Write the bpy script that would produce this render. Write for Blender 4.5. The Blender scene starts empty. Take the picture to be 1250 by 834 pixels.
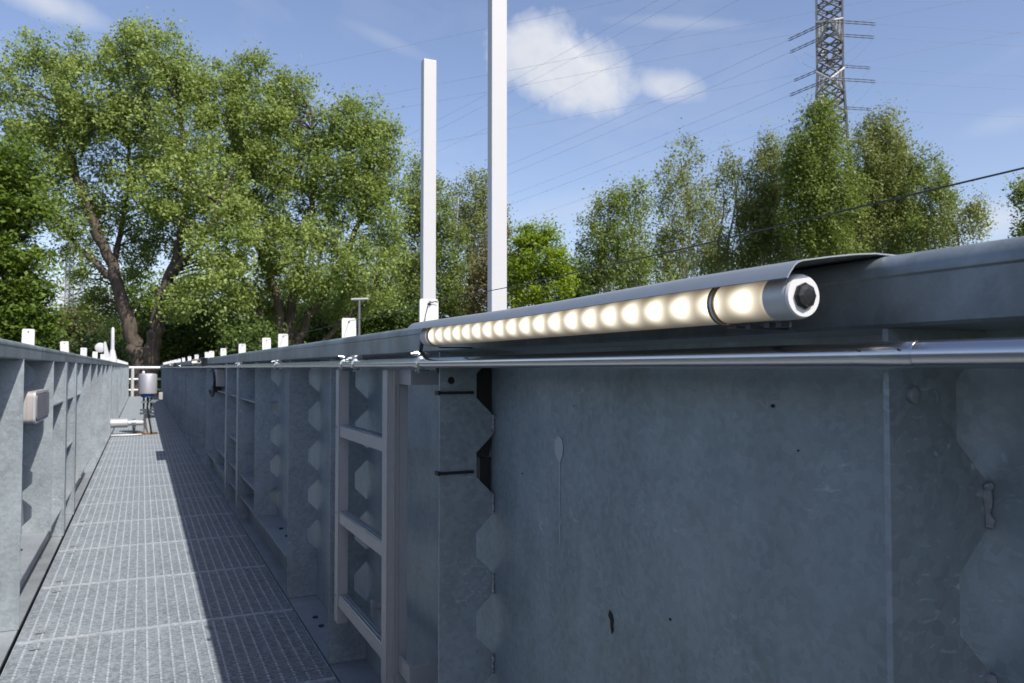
import bpy, math, random
import numpy as np
from mathutils import Vector

R = math.radians
random.seed(7)
rng = np.random.default_rng(11)
S = bpy.context.scene
COL = S.collection

# ------------------------------------------------------------------ camera
FPX = 972.0                                  # focal length in photo pixels (28 mm on 36 mm, 1250 px wide)
PITCH = math.atan(32.0 / FPX)
YAW = math.atan(451.0 / math.hypot(FPX, 32.0))
EYE = Vector((0, 0, 1.0))
cd = bpy.data.cameras.new('camera')
cd.sensor_width = 36.0
cd.lens = 28.0
cd.clip_start = 0.02
cd.clip_end = 6000
cd.dof.use_dof = True
cd.dof.focus_distance = 1.25
cd.dof.aperture_fstop = 15.0
cam = bpy.data.objects.new('camera', cd)
cam.location = EYE
cam.rotation_euler = (R(90) + PITCH, 0, -YAW)
COL.objects.link(cam)
S.camera = cam

# ------------------------------------------------------------------ sky and sun
SUN = Vector((0.305, -0.84, 1.0)).normalized()      # towards the sun
EL = math.asin(SUN.z)
AZ = math.atan2(SUN.x, SUN.y)
w = bpy.data.worlds.new('World')
S.world = w
w.use_nodes = True
wt = w.node_tree
for n in list(wt.nodes):
    wt.nodes.remove(n)
SKY_STRENGTH = 0.125
sun = bpy.data.lights.new('sun', 'SUN')
sun.energy = 3.6
sun.angle = R(0.53)
sun.color = (1.0, 0.945, 0.86)
so = bpy.data.objects.new('sun', sun)
so.rotation_euler = (-SUN).to_track_quat('-Z', 'Y').to_euler()
COL.objects.link(so)
vs = S.view_settings
vs.view_transform = 'Standard'
vs.look = 'None'
vs.gamma = 1
vs.use_curve_mapping = False
vs.exposure = 0.5

_cr = Vector((math.cos(YAW), -math.sin(YAW), 0))
_cf = Vector((math.sin(YAW) * math.cos(PITCH), math.cos(YAW) * math.cos(PITCH), math.sin(PITCH)))
_cu = _cr.cross(_cf)


def ray(px, py):
    return (_cf * FPX + _cr * (px - 625) + _cu * (417 - py)) / FPX


def at(px, py, d):
    """World point seen at photo pixel (px, py), d metres in front of the camera."""
    return EYE + ray(px, py) * d


def wn(kind, **kw):
    n = wt.nodes.new(kind)
    for k, v in kw.items():
        setattr(n, k, v)
    return n


def wl(a, b):
    wt.links.new(a, b)


def wmath(op, a, b=None, c=None, clamp=False):
    n = wn('ShaderNodeMath', operation=op, use_clamp=clamp)
    for i, v in enumerate((a, b, c)):
        if v is None:
            continue
        if isinstance(v, (int, float)):
            n.inputs[i].default_value = v
        else:
            wl(v, n.inputs[i])
    return n.outputs[0]


sky = wn('ShaderNodeTexSky', sky_type='NISHITA', sun_disc=False, sun_elevation=EL, sun_rotation=AZ,
         altitude=100, air_density=1.0, dust_density=1.2, ozone_density=2.2)
tc = wn('ShaderNodeTexCoord')
D = tc.outputs['Generated']


def wdot(vec):
    n = wn('ShaderNodeVectorMath', operation='DOT_PRODUCT')
    wl(D, n.inputs[0])
    n.inputs[1].default_value = vec
    return n.outputs['Value']


def wnoise(scale, detail, rough, stretch=(1, 1, 1), dist=0.0):
    m = wn('ShaderNodeMapping')
    m.inputs['Scale'].default_value = stretch
    wl(D, m.inputs['Vector'])
    n = wn('ShaderNodeTexNoise')
    n.inputs['Scale'].default_value = scale
    n.inputs['Detail'].default_value = detail
    n.inputs['Roughness'].default_value = rough
    n.inputs['Distortion'].default_value = dist
    wl(m.outputs[0], n.inputs['Vector'])
    return n.outputs['Fac']


n_big = wnoise(9, 8, 0.62, dist=0.4)
n_fine = wnoise(26, 6, 0.6)


def cloud(px, py, rx, ry, rot, dens, soft, amp):
    """A cloud at one place of the sky (a direction in the world), ragged by noise."""
    c = ray(px, py).normalized()
    rt = c.cross(Vector((0, 0, 1))).normalized()
    up = rt.cross(c)
    a = math.cos(rot) * rt + math.sin(rot) * up
    b = -math.sin(rot) * rt + math.cos(rot) * up
    dc = wmath('MAXIMUM', wdot(c), 0.05)
    x = wmath('DIVIDE', wdot(a), dc)
    y = wmath('DIVIDE', wdot(b), dc)
    x = wmath('DIVIDE', x, rx / FPX)
    y = wmath('DIVIDE', y, ry / FPX)
    r = wmath('SQRT', wmath('ADD', wmath('MULTIPLY', x, x), wmath('MULTIPLY', y, y)))
    jag = wmath('MULTIPLY', wmath('SUBTRACT', n_big, 0.5), amp)
    jag2 = wmath('MULTIPLY', wmath('SUBTRACT', n_fine, 0.5), amp * 0.5)
    r = wmath('ADD', wmath('ADD', r, jag), jag2)
    front = wmath('GREATER_THAN', wdot(c), 0.2)
    m = wmath('DIVIDE', wmath('SUBTRACT', 1.0, r), soft, clamp=True)
    m = wmath('SMOOTH_MIN', m, 1.0, 0.2)
    return wmath('MULTIPLY', wmath('MULTIPLY', m, front), dens)


clouds = [
    cloud(690, 82, 112, 52, R(-24), 1.0, 0.55, 1.5),
    cloud(655, 60, 66, 50, 0, 0.95, 0.6, 1.5),
    cloud(815, 106, 46, 22, R(-14), 0.75, 0.7, 1.3),
    cloud(60, 5, 60, 18, R(-10), 0.7, 0.9, 1.3),
    cloud(830, 28, 90, 10, R(-7), 0.32, 0.9, 1.3),
    cloud(450, 150, 110, 12, R(-27), 0.2, 0.9, 1.0),
    cloud(470, 48, 60, 10, R(-20), 0.2, 0.9, 1.0),
    cloud(1215, 268, 90, 26, R(6), 0.6, 1.0, 1.2),
    cloud(1225, 150, 50, 14, R(8), 0.22, 1.0, 1.2),
    cloud(700, 255, 120, 26, R(10), 0.25, 1.0, 1.2),
    cloud(90, 380, 130, 45, 0, 0.5, 1.0, 1.2),
]
tot = clouds[0]
for c in clouds[1:]:
    tot = wmath('MAXIMUM', tot, c)
veil = wnoise(3.2, 7, 0.6, stretch=(1, 1, 3.2), dist=0.8)
veil = wmath('MULTIPLY', wmath('SUBTRACT', veil, 0.5, clamp=True), 0.55)
tot = wmath('MAXIMUM', tot, veil, clamp=True)
shade = wn('ShaderNodeMixRGB')
shade.inputs['Color1'].default_value = (3.6, 3.9, 4.5, 1)
shade.inputs['Color2'].default_value = (5.1, 5.1, 5.3, 1)
wl(wmath('MULTIPLY', wmath('SUBTRACT', n_big, 0.3), 2.4, clamp=True), shade.inputs['Fac'])
mixc = wn('ShaderNodeMixRGB')
wl(tot, mixc.inputs['Fac'])
tintn = wn('ShaderNodeMixRGB', blend_type='MULTIPLY')
tintn.inputs['Fac'].default_value = 1.0
tintn.inputs['Color2'].default_value = (1.09, 0.975, 0.99, 1)
wl(sky.outputs[0], tintn.inputs['Color1'])
wl(tintn.outputs[0], mixc.inputs['Color1'])
wl(shade.outputs[0], mixc.inputs['Color2'])
bg = wn('ShaderNodeBackground')
bg.inputs['Strength'].default_value = SKY_STRENGTH
wl(mixc.outputs[0], bg.inputs['Color'])
wo = wn('ShaderNodeOutputWorld')
wl(bg.outputs[0], wo.inputs['Surface'])


# ------------------------------------------------------------------ materials
class NT:
    def __init__(self, name):
        self.m = bpy.data.materials.new(name)
        self.m.use_nodes = True
        self.t = self.m.node_tree
        self.b = self.t.nodes['Principled BSDF']
        self.out = self.t.nodes['Material Output']
        self.tc = self.t.nodes.new('ShaderNodeTexCoord')

    def n(self, kind, **kw):
        n = self.t.nodes.new(kind)
        for k, v in kw.items():
            setattr(n, k, v)
        return n

    def l(self, a, b):
        self.t.links.new(a, b)

    def math(self, op, a, b=None, clamp=False):
        n = self.n('ShaderNodeMath', operation=op, use_clamp=clamp)
        for i, v in enumerate((a, b)):
            if v is None:
                continue
            if isinstance(v, (int, float)):
                n.inputs[i].default_value = v
            else:
                self.l(v, n.inputs[i])
        return n.outputs[0]

    def map(self, scale=(1, 1, 1), rot=(0, 0, 0), src=None):
        m = self.n('ShaderNodeMapping')
        m.inputs['Scale'].default_value = scale
        m.inputs['Rotation'].default_value = rot
        self.l(src or self.tc.outputs['Object'], m.inputs['Vector'])
        return m.outputs[0]

    def noise(self, scale, detail=4, rough=0.55, vec=None, dist=0.0):
        n = self.n('ShaderNodeTexNoise')
        n.inputs['Scale'].default_value = scale
        n.inputs['Detail'].default_value = detail
        n.inputs['Roughness'].default_value = rough
        n.inputs['Distortion'].default_value = dist
        self.l(vec or self.tc.outputs['Object'], n.inputs['Vector'])
        return n.outputs['Fac']

    def ramp(self, fac, stops):
        r = self.n('ShaderNodeValToRGB')
        el = r.color_ramp.elements
        while len(el) < len(stops):
            el.new(0.5)
        for e, (p, c) in zip(el, stops):
            e.position = p
            e.color = (*c, 1) if len(c) == 3 else c
        self.l(fac, r.inputs[0])
        return r.outputs[0]

    def mix(self, fac, a, b, blend='MIX'):
        n = self.n('ShaderNodeMixRGB', blend_type=blend)
        for s, v in ((n.inputs[0], fac), (n.inputs[1], a), (n.inputs[2], b)):
            if isinstance(v, (int, float)):
                s.default_value = v
            elif isinstance(v, tuple):
                s.default_value = (*v, 1)
            else:
                self.l(v, s)
        return n.outputs[0]

    def bump(self, h, strength, dist):
        n = self.n('ShaderNodeBump')
        n.inputs['Strength'].default_value = strength
        n.inputs['Distance'].default_value = dist
        self.l(h, n.inputs['Height'])
        self.l(n.outputs[0], self.b.inputs['Normal'])

    def set(self, **kw):
        for k, v in kw.items():
            s = self.b.inputs[k]
            if hasattr(v, 'is_linked') or hasattr(v, 'links'):
                self.l(v, s)
            elif isinstance(v, tuple):
                s.default_value = (*v, 1) if len(v) == 3 else v
            else:
                s.default_value = v
        return self


def g3(v, t=(1, 1, 1)):
    return (v * t[0], v * t[1], v * t[2])


def galvanised(name, base=0.30, tint=(0.93, 1.0, 1.06), spangle=0.12, stain=0.35, scratch=0.3, metal=0.35, rough=0.5):
    q = NT(name)
    big = q.noise(1.7, 6, 0.62, dist=0.7)
    med = q.noise(9, 6, 0.65, dist=0.4)
    runs = q.noise(7, 5, 0.6, vec=q.map((1.0, 1.0, 0.12)))
    vor = q.n('ShaderNodeTexVoronoi')
    vor.inputs['Scale'].default_value = 95
    q.l(q.tc.outputs['Object'], vor.inputs['Vector'])
    sp = q.n('ShaderNodeSeparateColor')
    q.l(vor.outputs['Color'], sp.inputs[0])
    fine = q.noise(260, 3, 0.7)
    v = q.math('ADD', q.math('MULTIPLY', q.math('SUBTRACT', big, 0.5), stain * 2.4), 1.0)
    v = q.math('ADD', v, q.math('MULTIPLY', q.math('SUBTRACT', med, 0.5), stain * 1.6))
    v = q.math('ADD', v, q.math('MULTIPLY', q.math('SUBTRACT', runs, 0.5), stain * 1.3))
    v = q.math('ADD', v, q.math('MULTIPLY', q.math('SUBTRACT', sp.outputs[0], 0.5), spangle))
    v = q.math('ADD', v, q.math('MULTIPLY', q.math('SUBTRACT', fine, 0.5), 0.2))
    # pale rubbed flecks where the sheets were handled
    fl = q.noise(34, 3, 0.5, vec=q.map((1, 1, 2.2), (0.5, 0.3, 0.4)), dist=1.6)
    zone = q.noise(5.5, 2, 0.5)
    fl = q.math('MULTIPLY', q.math('MULTIPLY', q.math('SUBTRACT', fl, 0.6, clamp=True), 7.0, clamp=True),
                q.math('MULTIPLY', q.math('SUBTRACT', zone, 0.5, clamp=True), 6.0, clamp=True))
    v = q.math('ADD', v, q.math('MULTIPLY', fl, scratch))
    col = q.n('ShaderNodeVectorMath', operation='SCALE')
    col.inputs[0].default_value = g3(base, tint)
    q.l(v, col.inputs['Scale'])
    # a little warm grime in places
    warm = q.math('MULTIPLY', q.math('SUBTRACT', q.noise(2.3, 5, 0.6, dist=1.0), 0.52, clamp=True), 2.2, clamp=True)
    c2 = q.mix(q.math('MULTIPLY', warm, 0.55), col.outputs[0], g3(base * 0.92, (1.05, 1.0, 0.97)))
    q.set(**{'Base Color': c2, 'Metallic': metal})
    rr = q.math('ADD', q.math('MULTIPLY', med, 0.25), rough - 0.12)
    q.l(rr, q.b.inputs['Roughness'])
    q.bump(q.math('ADD', q.math('MULTIPLY', med, 0.6), q.math('MULTIPLY', fine, 0.25)), 0.16, 0.004)
    return q.m


def plain(name, col, rough=0.5, metal=0.0, var=0.15, scale=30, bump=0.0, spec=0.5):
    q = NT(name)
    nz = q.noise(scale, 5, 0.6)
    nb = q.noise(scale * 0.15, 4, 0.6)
    c = q.mix(nz, g3(1 - var, col), g3(1 + var, col))
    c = q.mix(q.math('MULTIPLY', nb, 0.5), c, g3(1 - var * 1.2, col))
    q.set(**{'Base Color': c, 'Metallic': metal, 'Specular IOR Level': spec})
    q.l(q.math('ADD', q.math('MULTIPLY', nb, 0.16), rough - 0.08), q.b.inputs['Roughness'])
    if bump:
        q.bump(nz, bump, 0.003)
    return q.m


M = {}
M['wall'] = galvanised('galvanised_sheet', 0.385, (0.86, 1.0, 1.07), 0.17, 0.40, 0.5)
M['fin'] = galvanised('galvanised_rib', 0.37, (0.87, 1.0, 1.09), 0.22, 0.34, 0.95)
M['rim'] = galvanised('galvanised_rim', 0.235, (0.86, 1.0, 1.09), 0.12, 0.8, 0.25, rough=0.42)
M['base'] = galvanised('galvanised_flange', 0.36, (0.91, 1.0, 1.07), 0.14, 0.3, 0.4)
M['grate'] = galvanised('galvanised_grating', 0.37, (0.88, 1.0, 1.12), 0.5, 0.16, 0.2, metal=0.2)
M['rod'] = galvanised('galvanised_rod', 0.51, (0.90, 1.0, 1.10), 0.4, 0.12, 0.2, metal=0.15)
M['cover'] = plain('zinc_cover_sheet', (0.36, 0.39, 0.41), 0.42, 0.45, 0.14, 40)
M['alu'] = plain('weathered_aluminium', (0.50, 0.485, 0.48), 0.48, 0.35, 0.12, 60, 0.05)
M['steel'] = plain('stainless_steel', (0.60, 0.60, 0.61), 0.24, 1.0, 0.06, 25)
M['satin'] = plain('satin_steel', (0.62, 0.62, 0.64), 0.42, 0.55, 0.06, 25)
M['clamp'] = plain('zinc_plated_clamp', (0.62, 0.66, 0.68), 0.25, 0.9, 0.15, 90)
M['white'] = plain('white_painted_metal', (0.57, 0.57, 0.58), 0.42, 0.0, 0.03, 20)
M['tab'] = plain('white_plastic', (0.66, 0.66, 0.65), 0.5, 0.0, 0.04, 20)
M['black'] = plain('black_rubber', (0.012, 0.012, 0.013), 0.5, 0.0, 0.2, 60)
M['wire'] = plain('dark_steel_wire', (0.055, 0.06, 0.07), 0.45, 0.6, 0.1, 60)
M['weld'] = plain('grey_weld_bead', (0.36, 0.37, 0.40), 0.5, 0.4, 0.35, 160, 0.4)
M['mark'] = plain('pale_splash', (0.52, 0.54, 0.56), 0.7, 0.0, 0.15, 200)
M['rust'] = plain('dark_brown_blemish', (0.035, 0.028, 0.02), 0.8, 0.0, 0.6, 200)
M['blue'] = plain('blue_paint', (0.03, 0.13, 0.34), 0.4, 0.0, 0.1, 30)
M['brass'] = plain('tarnished_brass', (0.30, 0.19, 0.08), 0.45, 0.5, 0.25, 60)
M['paleplastic'] = plain('pale_grey_plastic', (0.42, 0.40, 0.385), 0.45, 0.0, 0.06, 40)
M['frost'] = plain('smoky_grey_lens', (0.24, 0.23, 0.24), 0.25, 0.0, 0.06, 12)
M['copper'] = plain('brown_strap', (0.28, 0.17, 0.09), 0.4, 0.6, 0.2, 80)
M['cap'] = plain('brushed_aluminium_cap', (0.55, 0.56, 0.57), 0.45, 0.3, 0.06, 60)
M['capface'] = plain('bright_cap_face', (0.70, 0.70, 0.70), 0.45, 0.0, 0.04, 60)
M['plug'] = plain('black_cable_gland', (0.02, 0.02, 0.022), 0.35, 0.0, 0.3, 120, 0.1)
M['railwhite'] = plain('galvanised_rail', (0.62, 0.63, 0.64), 0.45, 0.2, 0.08, 20)
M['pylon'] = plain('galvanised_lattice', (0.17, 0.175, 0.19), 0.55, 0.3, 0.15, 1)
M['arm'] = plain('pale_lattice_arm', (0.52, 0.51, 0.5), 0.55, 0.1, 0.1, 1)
M['insul'] = plain('glass_insulator', (0.10, 0.105, 0.12), 0.3, 0.0, 0.1, 2)
M['cable'] = plain('aluminium_conductor', (0.30, 0.33, 0.38), 0.5, 0.2, 0.05, 1)

# lit tube: a frosted sleeve over a row of LEDs that face the walkway
LED0, LEDP, LEDN = 0.570, 0.0455, 20
TUBE_Y0, TUBE_Y1, TUBE_R = 0.514, 1.50, 0.0192
q = NT('lit_frosted_tube')
sx = q.n('ShaderNodeSeparateXYZ')
q.l(q.tc.outputs['Object'], sx.inputs[0])
yy = q.math('DIVIDE', q.math('SUBTRACT', sx.outputs['Y'], LED0 - TUBE_Y0), LEDP)
fr = q.math('SUBTRACT', yy, q.math('ROUND', yy))
fr = q.math('MULTIPLY', fr, LEDP / TUBE_R)
inb = q.math('MULTIPLY', q.math('GREATER_THAN', yy, -0.6), q.math('LESS_THAN', yy, LEDN - 0.4))
ang = q.math('ARCTAN2', q.math('SUBTRACT', sx.outputs['Z'], -0.001), q.math('MULTIPLY', sx.outputs['X'], -1.0))
d2 = q.math('ADD', q.math('MULTIPLY', q.math('MULTIPLY', fr, fr), 2.1), q.math('MULTIPLY', q.math('MULTIPLY', ang, ang), 3.3))
spot = q.math('MULTIPLY', q.math('POWER', 2.71828, q.math('MULTIPLY', d2, -1.0)), inb)
wash = q.math('POWER', 2.71828, q.math('MULTIPLY', q.math('MULTIPLY', ang, ang), -1.25))
em = q.n('ShaderNodeEmission')
c1 = q.n('ShaderNodeVectorMath', operation='SCALE')
c1.inputs[0].default_value = (1.0, 0.80, 0.52)
q.l(q.math('ADD', q.math('MULTIPLY', wash, 0.30), 0.012), c1.inputs['Scale'])
c2 = q.n('ShaderNodeVectorMath', operation='SCALE')
c2.inputs[0].default_value = (1.0, 0.94, 0.78)
q.l(q.math('MULTIPLY', spot, 1.5), c2.inputs['Scale'])
ca = q.n('ShaderNodeVectorMath', operation='ADD')
q.l(c1.outputs[0], ca.inputs[0])
q.l(c2.outputs[0], ca.inputs[1])
q.set(**{'Base Color': (0.36, 0.34, 0.29), 'Roughness': 0.35})
q.l(ca.outputs[0], q.b.inputs['Emission Color'])
q.b.inputs['Emission Strength'].default_value = 1.0
q.t.nodes.remove(em)
M['led'] = q.m


def leaf_mat(name, dark, light, trans=0.35):
    q = NT(name)
    a = q.n('ShaderNodeAttribute', attribute_name='tint')
    col = q.mix(a.outputs['Fac'], dark, light)
    q.set(**{'Base Color': col, 'Roughness': 0.5, 'Specular IOR Level': 0.35})
    tr = q.n('ShaderNodeBsdfTranslucent')
    q.l(q.mix(0.35, col, (light[0] * 1.3, light[1] * 1.25, light[2] * 0.5)), tr.inputs['Color'])
    mx = q.n('ShaderNodeMixShader')
    mx.inputs[0].default_value = trans
    q.l(q.b.outputs[0], mx.inputs[1])
    q.l(tr.outputs[0], mx.inputs[2])
    q.l(mx.outputs[0], q.out.inputs['Surface'])
    return q.m


def bark_mat(name, dark, light, sc=3.0):
    q = NT(name)
    nz = q.noise(sc, 6, 0.65, vec=q.map((2.2, 2.2, 0.5)))
    c = q.ramp(nz, [(0.3, dark), (0.7, light)])
    q.set(**{'Base Color': c, 'Roughness': 0.9})
    q.bump(nz, 0.6, 0.05)
    return q.m


M['bark'] = bark_mat('grey_brown_bark', (0.035, 0.028, 0.022), (0.15, 0.12, 0.095))
M['bark_d'] = bark_mat('dark_bark', (0.02, 0.017, 0.013), (0.07, 0.055, 0.04))
M['bark_b'] = bark_mat('pale_birch_bark', (0.16, 0.145, 0.13), (0.55, 0.53, 0.49), 5)
M['willow'] = leaf_mat('willow_leaves', (0.15, 0.225, 0.055), (0.36, 0.445, 0.125), 0.36)
M['poplar'] = leaf_mat('poplar_leaves', (0.145, 0.215, 0.052), (0.35, 0.435, 0.118), 0.36)
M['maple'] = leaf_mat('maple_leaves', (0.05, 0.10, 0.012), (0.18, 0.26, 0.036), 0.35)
M['birch'] = leaf_mat('birch_leaves', (0.145, 0.185, 0.06), (0.32, 0.36, 0.125), 0.32)
M['birch_g'] = leaf_mat('birch_green_leaves', (0.115, 0.175, 0.038), (0.275, 0.345, 0.08), 0.34)
M['fresh'] = leaf_mat('fresh_green_leaves', (0.12, 0.21, 0.018), (0.34, 0.44, 0.04), 0.42)
M['bronze'] = leaf_mat('bronze_young_leaves', (0.11, 0.09, 0.035), (0.23, 0.19, 0.08), 0.3)
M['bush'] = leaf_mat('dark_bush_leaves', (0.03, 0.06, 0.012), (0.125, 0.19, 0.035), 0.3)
M['faro'] = leaf_mat('far_wood_leaves', (0.07, 0.075, 0.03), (0.16, 0.15, 0.07), 0.25)

q = NT('grass_ground')
nz = q.noise(0.35, 8, 0.65)
nf = q.noise(9, 4, 0.6)
q.set(**{'Base Color': q.mix(nf, q.ramp(nz, [(0.3, (0.035, 0.06, 0.016)), (0.7, (0.08, 0.10, 0.03))]), (0.05, 0.06, 0.025)),
         'Roughness': 0.95})
q.bump(nf, 0.8, 0.1)
M['grass'] = q.m


# ------------------------------------------------------------------ mesh helpers
class MB:
    def __init__(self):
        self.v, self.f, self.s = [], [], []

    def add(self, vs_, fs_, smooth=False):
        o = len(self.v)
        self.v += [tuple(p) for p in vs_]
        self.f += [tuple(i + o for i in f) for f in fs_]
        self.s += [smooth] * len(fs_)
        return self

    def box(self, x0, x1, y0, y1, z0, z1):
        vs_ = [(x, y, z) for x in (x0, x1) for y in (y0, y1) for z in (z0, z1)]
        return self.add(vs_, [(0, 1, 3, 2), (4, 6, 7, 5), (0, 4, 5, 1), (2, 3, 7, 6), (0, 2, 6, 4), (1, 5, 7, 3)])

    def prism(self, poly, axis, a, b, smooth=False):
        """Extrude a 2D polygon. axis 'y': poly holds (x, z); 'x': (y, z); 'z': (x, y)."""
        def mk(p, t):
            return {'y': (p[0], t, p[1]), 'x': (t, p[0], p[1]), 'z': (p[0], p[1], t)}[axis]
        n = len(poly)
        vs_ = [mk(p, a) for p in poly] + [mk(p, b) for p in poly]
        o = len(self.v)
        self.v += vs_
        for i in range(n):
            j = (i + 1) % n
            self.f.append((o + i, o + j, o + n + j, o + n + i))
            self.s.append(smooth)
        self.f.append(tuple(o + i for i in range(n)))
        self.f.append(tuple(o + n + i for i in reversed(range(n))))
        self.s += [False, False]
        return self

    def tube(self, pts, rad, seg=8, caps=True, smooth=True):
        pts = [Vector(p) for p in pts]
        if not isinstance(rad, (list, tuple)):
            rad = [rad] * len(pts)
        o = len(self.v)
        n = len(pts)
        prev = None
        for i, p in enumerate(pts):
            t = (pts[min(i + 1, n - 1)] - pts[max(i - 1, 0)])
            if t.length < 1e-9:
                t = Vector((0, 0, 1))
            t.normalize()
            if prev is None:
                a = Vector((0, 0, 1)) if abs(t.z) < 0.9 else Vector((1, 0, 0))
                u = t.cross(a).normalized()
            else:
                u = (prev - t * prev.dot(t))
                u = u.normalized() if u.length > 1e-6 else t.orthogonal().normalized()
            prev = u
            b = t.cross(u)
            for k in range(seg):
                an = 2 * math.pi * k / seg
                self.v.append(tuple(p + (u * math.cos(an) + b * math.sin(an)) * rad[i]))
        for i in range(n - 1):
            for k in range(seg):
                k2 = (k + 1) % seg
                self.f.append((o + i * seg + k, o + i * seg + k2, o + (i + 1) * seg + k2, o + (i + 1) * seg + k))
                self.s.append(smooth)
        if caps:
            self.f.append(tuple(o + k for k in reversed(range(seg))))
            self.f.append(tuple(o + (n - 1) * seg + k for k in range(seg)))
            self.s += [False, False]
        return self

    def lathe(self, prof, c, axis='z', seg=24, smooth=True):
        """prof: list of (radius, height along axis) from c."""
        o = len(self.v)
        for r, h in prof:
            for k in range(seg):
                an = 2 * math.pi * k / seg
                x, y = r * math.cos(an), r * math.sin(an)
                p = {'z': (x, y, h), 'y': (x, h, y), 'x': (h, x, y)}[axis]
                self.v.append((c[0] + p[0], c[1] + p[1], c[2] + p[2]))
        for i in range(len(prof) - 1):
            for k in range(seg):
                k2 = (k + 1) % seg
                self.f.append((o + i * seg + k, o + i * seg + k2, o + (i + 1) * seg + k2, o + (i + 1) * seg + k))
                self.s.append(smooth)
        self.f.append(tuple(o + k for k in range(seg)))
        self.f.append(tuple(o + (len(prof) - 1) * seg + k for k in range(seg)))
        self.s += [False, False]
        return self

    def bar(self, a, b, t):
        return self.tube([a, b], t, seg=4, caps=True, smooth=False)

    def build(self, name, mat, parent=None, bevel=0.0, sharp=None):
        me = bpy.data.meshes.new(name)
        me.from_pydata(self.v, [], self.f)
        me.polygons.foreach_set('use_smooth', self.s)
        me.validate()
        me.materials.append(mat)
        ob = bpy.data.objects.new(name, me)
        COL.objects.link(ob)
        fix_normals(me)
        if parent is not None:
            ob.parent = parent
        if bevel:
            md = ob.modifiers.new('bevel', 'BEVEL')
            md.width = bevel
            md.segments = 2
            md.limit_method = 'ANGLE'
            md.angle_limit = R(40)
        if any(self.s) and sharp is not False:
            try:
                me.set_sharp_from_angle(angle=R(sharp or 42))
            except Exception:
                pass
        return ob


def fix_normals(me):
    import bmesh
    bm = bmesh.new()
    bm.from_mesh(me)
    bmesh.ops.recalc_face_normals(bm, faces=bm.faces)
    bm.to_mesh(me)
    bm.free()


def tag(o, label=None, cat=None, group=None, kind=None):
    if label:
        o['label'] = label
    if cat:
        o['category'] = cat
    if group:
        o['group'] = group
    if kind:
        o['kind'] = kind
    return o


def empty(name, loc=(0, 0, 0), label=None, cat=None, group=None):
    o = bpy.data.objects.new(name, None)
    o.empty_display_size = 0.1
    o.location = loc
    COL.objects.link(o)
    return tag(o, label, cat, group)


def copy_tree(o, parent=None):
    c = o.copy()
    COL.objects.link(c)
    c.parent = parent
    for ch in list(o.children):
        copy_tree(ch, c)
    return c


# ------------------------------------------------------------------ ground
g = MB()
g.add([(-2500, -2500, -3.2), (2500, -2500, -3.2), (2500, 2500, -3.2), (-2500, 2500, -3.2)], [(0, 1, 2, 3)])
tag(g.build('ground', M['grass']), kind='structure')

# ------------------------------------------------------------------ tank walls
YA, YB = -1.2, 31.0
RIM_Z0, RIM_Z1 = 1.035, 1.099
TOOTH0, TOOTHP = 0.872, 0.176


def fin_poly(xo, xw, z0, z1, s):
    """Half-castellated rib: straight outer edge at xo, teeth that reach the plate at xw."""
    dep = 0.043 * s
    pts = [(xo, z0), (xo, z1)]
    k = -2
    prof = []
    zc = TOOTH0 + TOOTHP
    while zc > z0 - 0.2:
        prof += [(xw, zc + 0.019), (xw, zc - 0.019)]
        if zc - 0.12 > max(z0 + 0.03, 0.16):
            prof += [(xw - dep, zc - 0.061), (xw - dep, zc - 0.115)]
        zc -= TOOTHP
    clipped = []
    prof = [(p[0], p[1]) for p in prof]
    for a, b in zip(prof, prof[1:]):
        lo, hi = z0, z1
        if a[1] <= lo or b[1] >= hi:
            continue
        za, zb = min(a[1], hi), max(b[1], lo)
        def ix(z):
            return a[0] + (b[0] - a[0]) * ((z - a[1]) / (b[1] - a[1])) if a[1] != b[1] else b[0]
        clipped += [(ix(za), za), (ix(zb), zb)]
    out = []
    for p in clipped:
        if not out or abs(out[-1][0] - p[0]) + abs(out[-1][1] - p[1]) > 1e-6:
            out.append(p)
    return pts + out


def rim_profile(xf, s, wdt):
    """Hollow edge beam: outer face at xf, rounded upper corner, going away by s*wdt."""
    p = [(xf, RIM_Z0 + 0.003), (xf, RIM_Z1 - 0.0215), (xf - s * 0.0022, RIM_Z1 - 0.0195)]
    for k in range(0, 8):
        a = math.pi / 2 * k / 7
        p.append((xf + s * (-0.0022 + 0.019 * (1 - math.cos(a))), RIM_Z1 - 0.017 + 0.017 * math.sin(a)))
    p += [(xf + s * (wdt - 0.01), RIM_Z1), (xf + s * wdt, RIM_Z1 - 0.01), (xf + s * wdt, RIM_Z0), (xf + s * 0.003, RIM_Z0)]
    return p


def shelf(mb, xo, xw, y0, y1, z, t=0.008):
    a, b = sorted((xo, xw))
    mb.box(a, b, y0, y1, z - t, z)


def bolt(mb, x, y, z, r=0.011, h=0.007):
    mb.lathe([(r, 0), (r, h * 0.8), (r * 0.8, h)], (x, y, z), 'z', 6, smooth=False)


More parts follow.
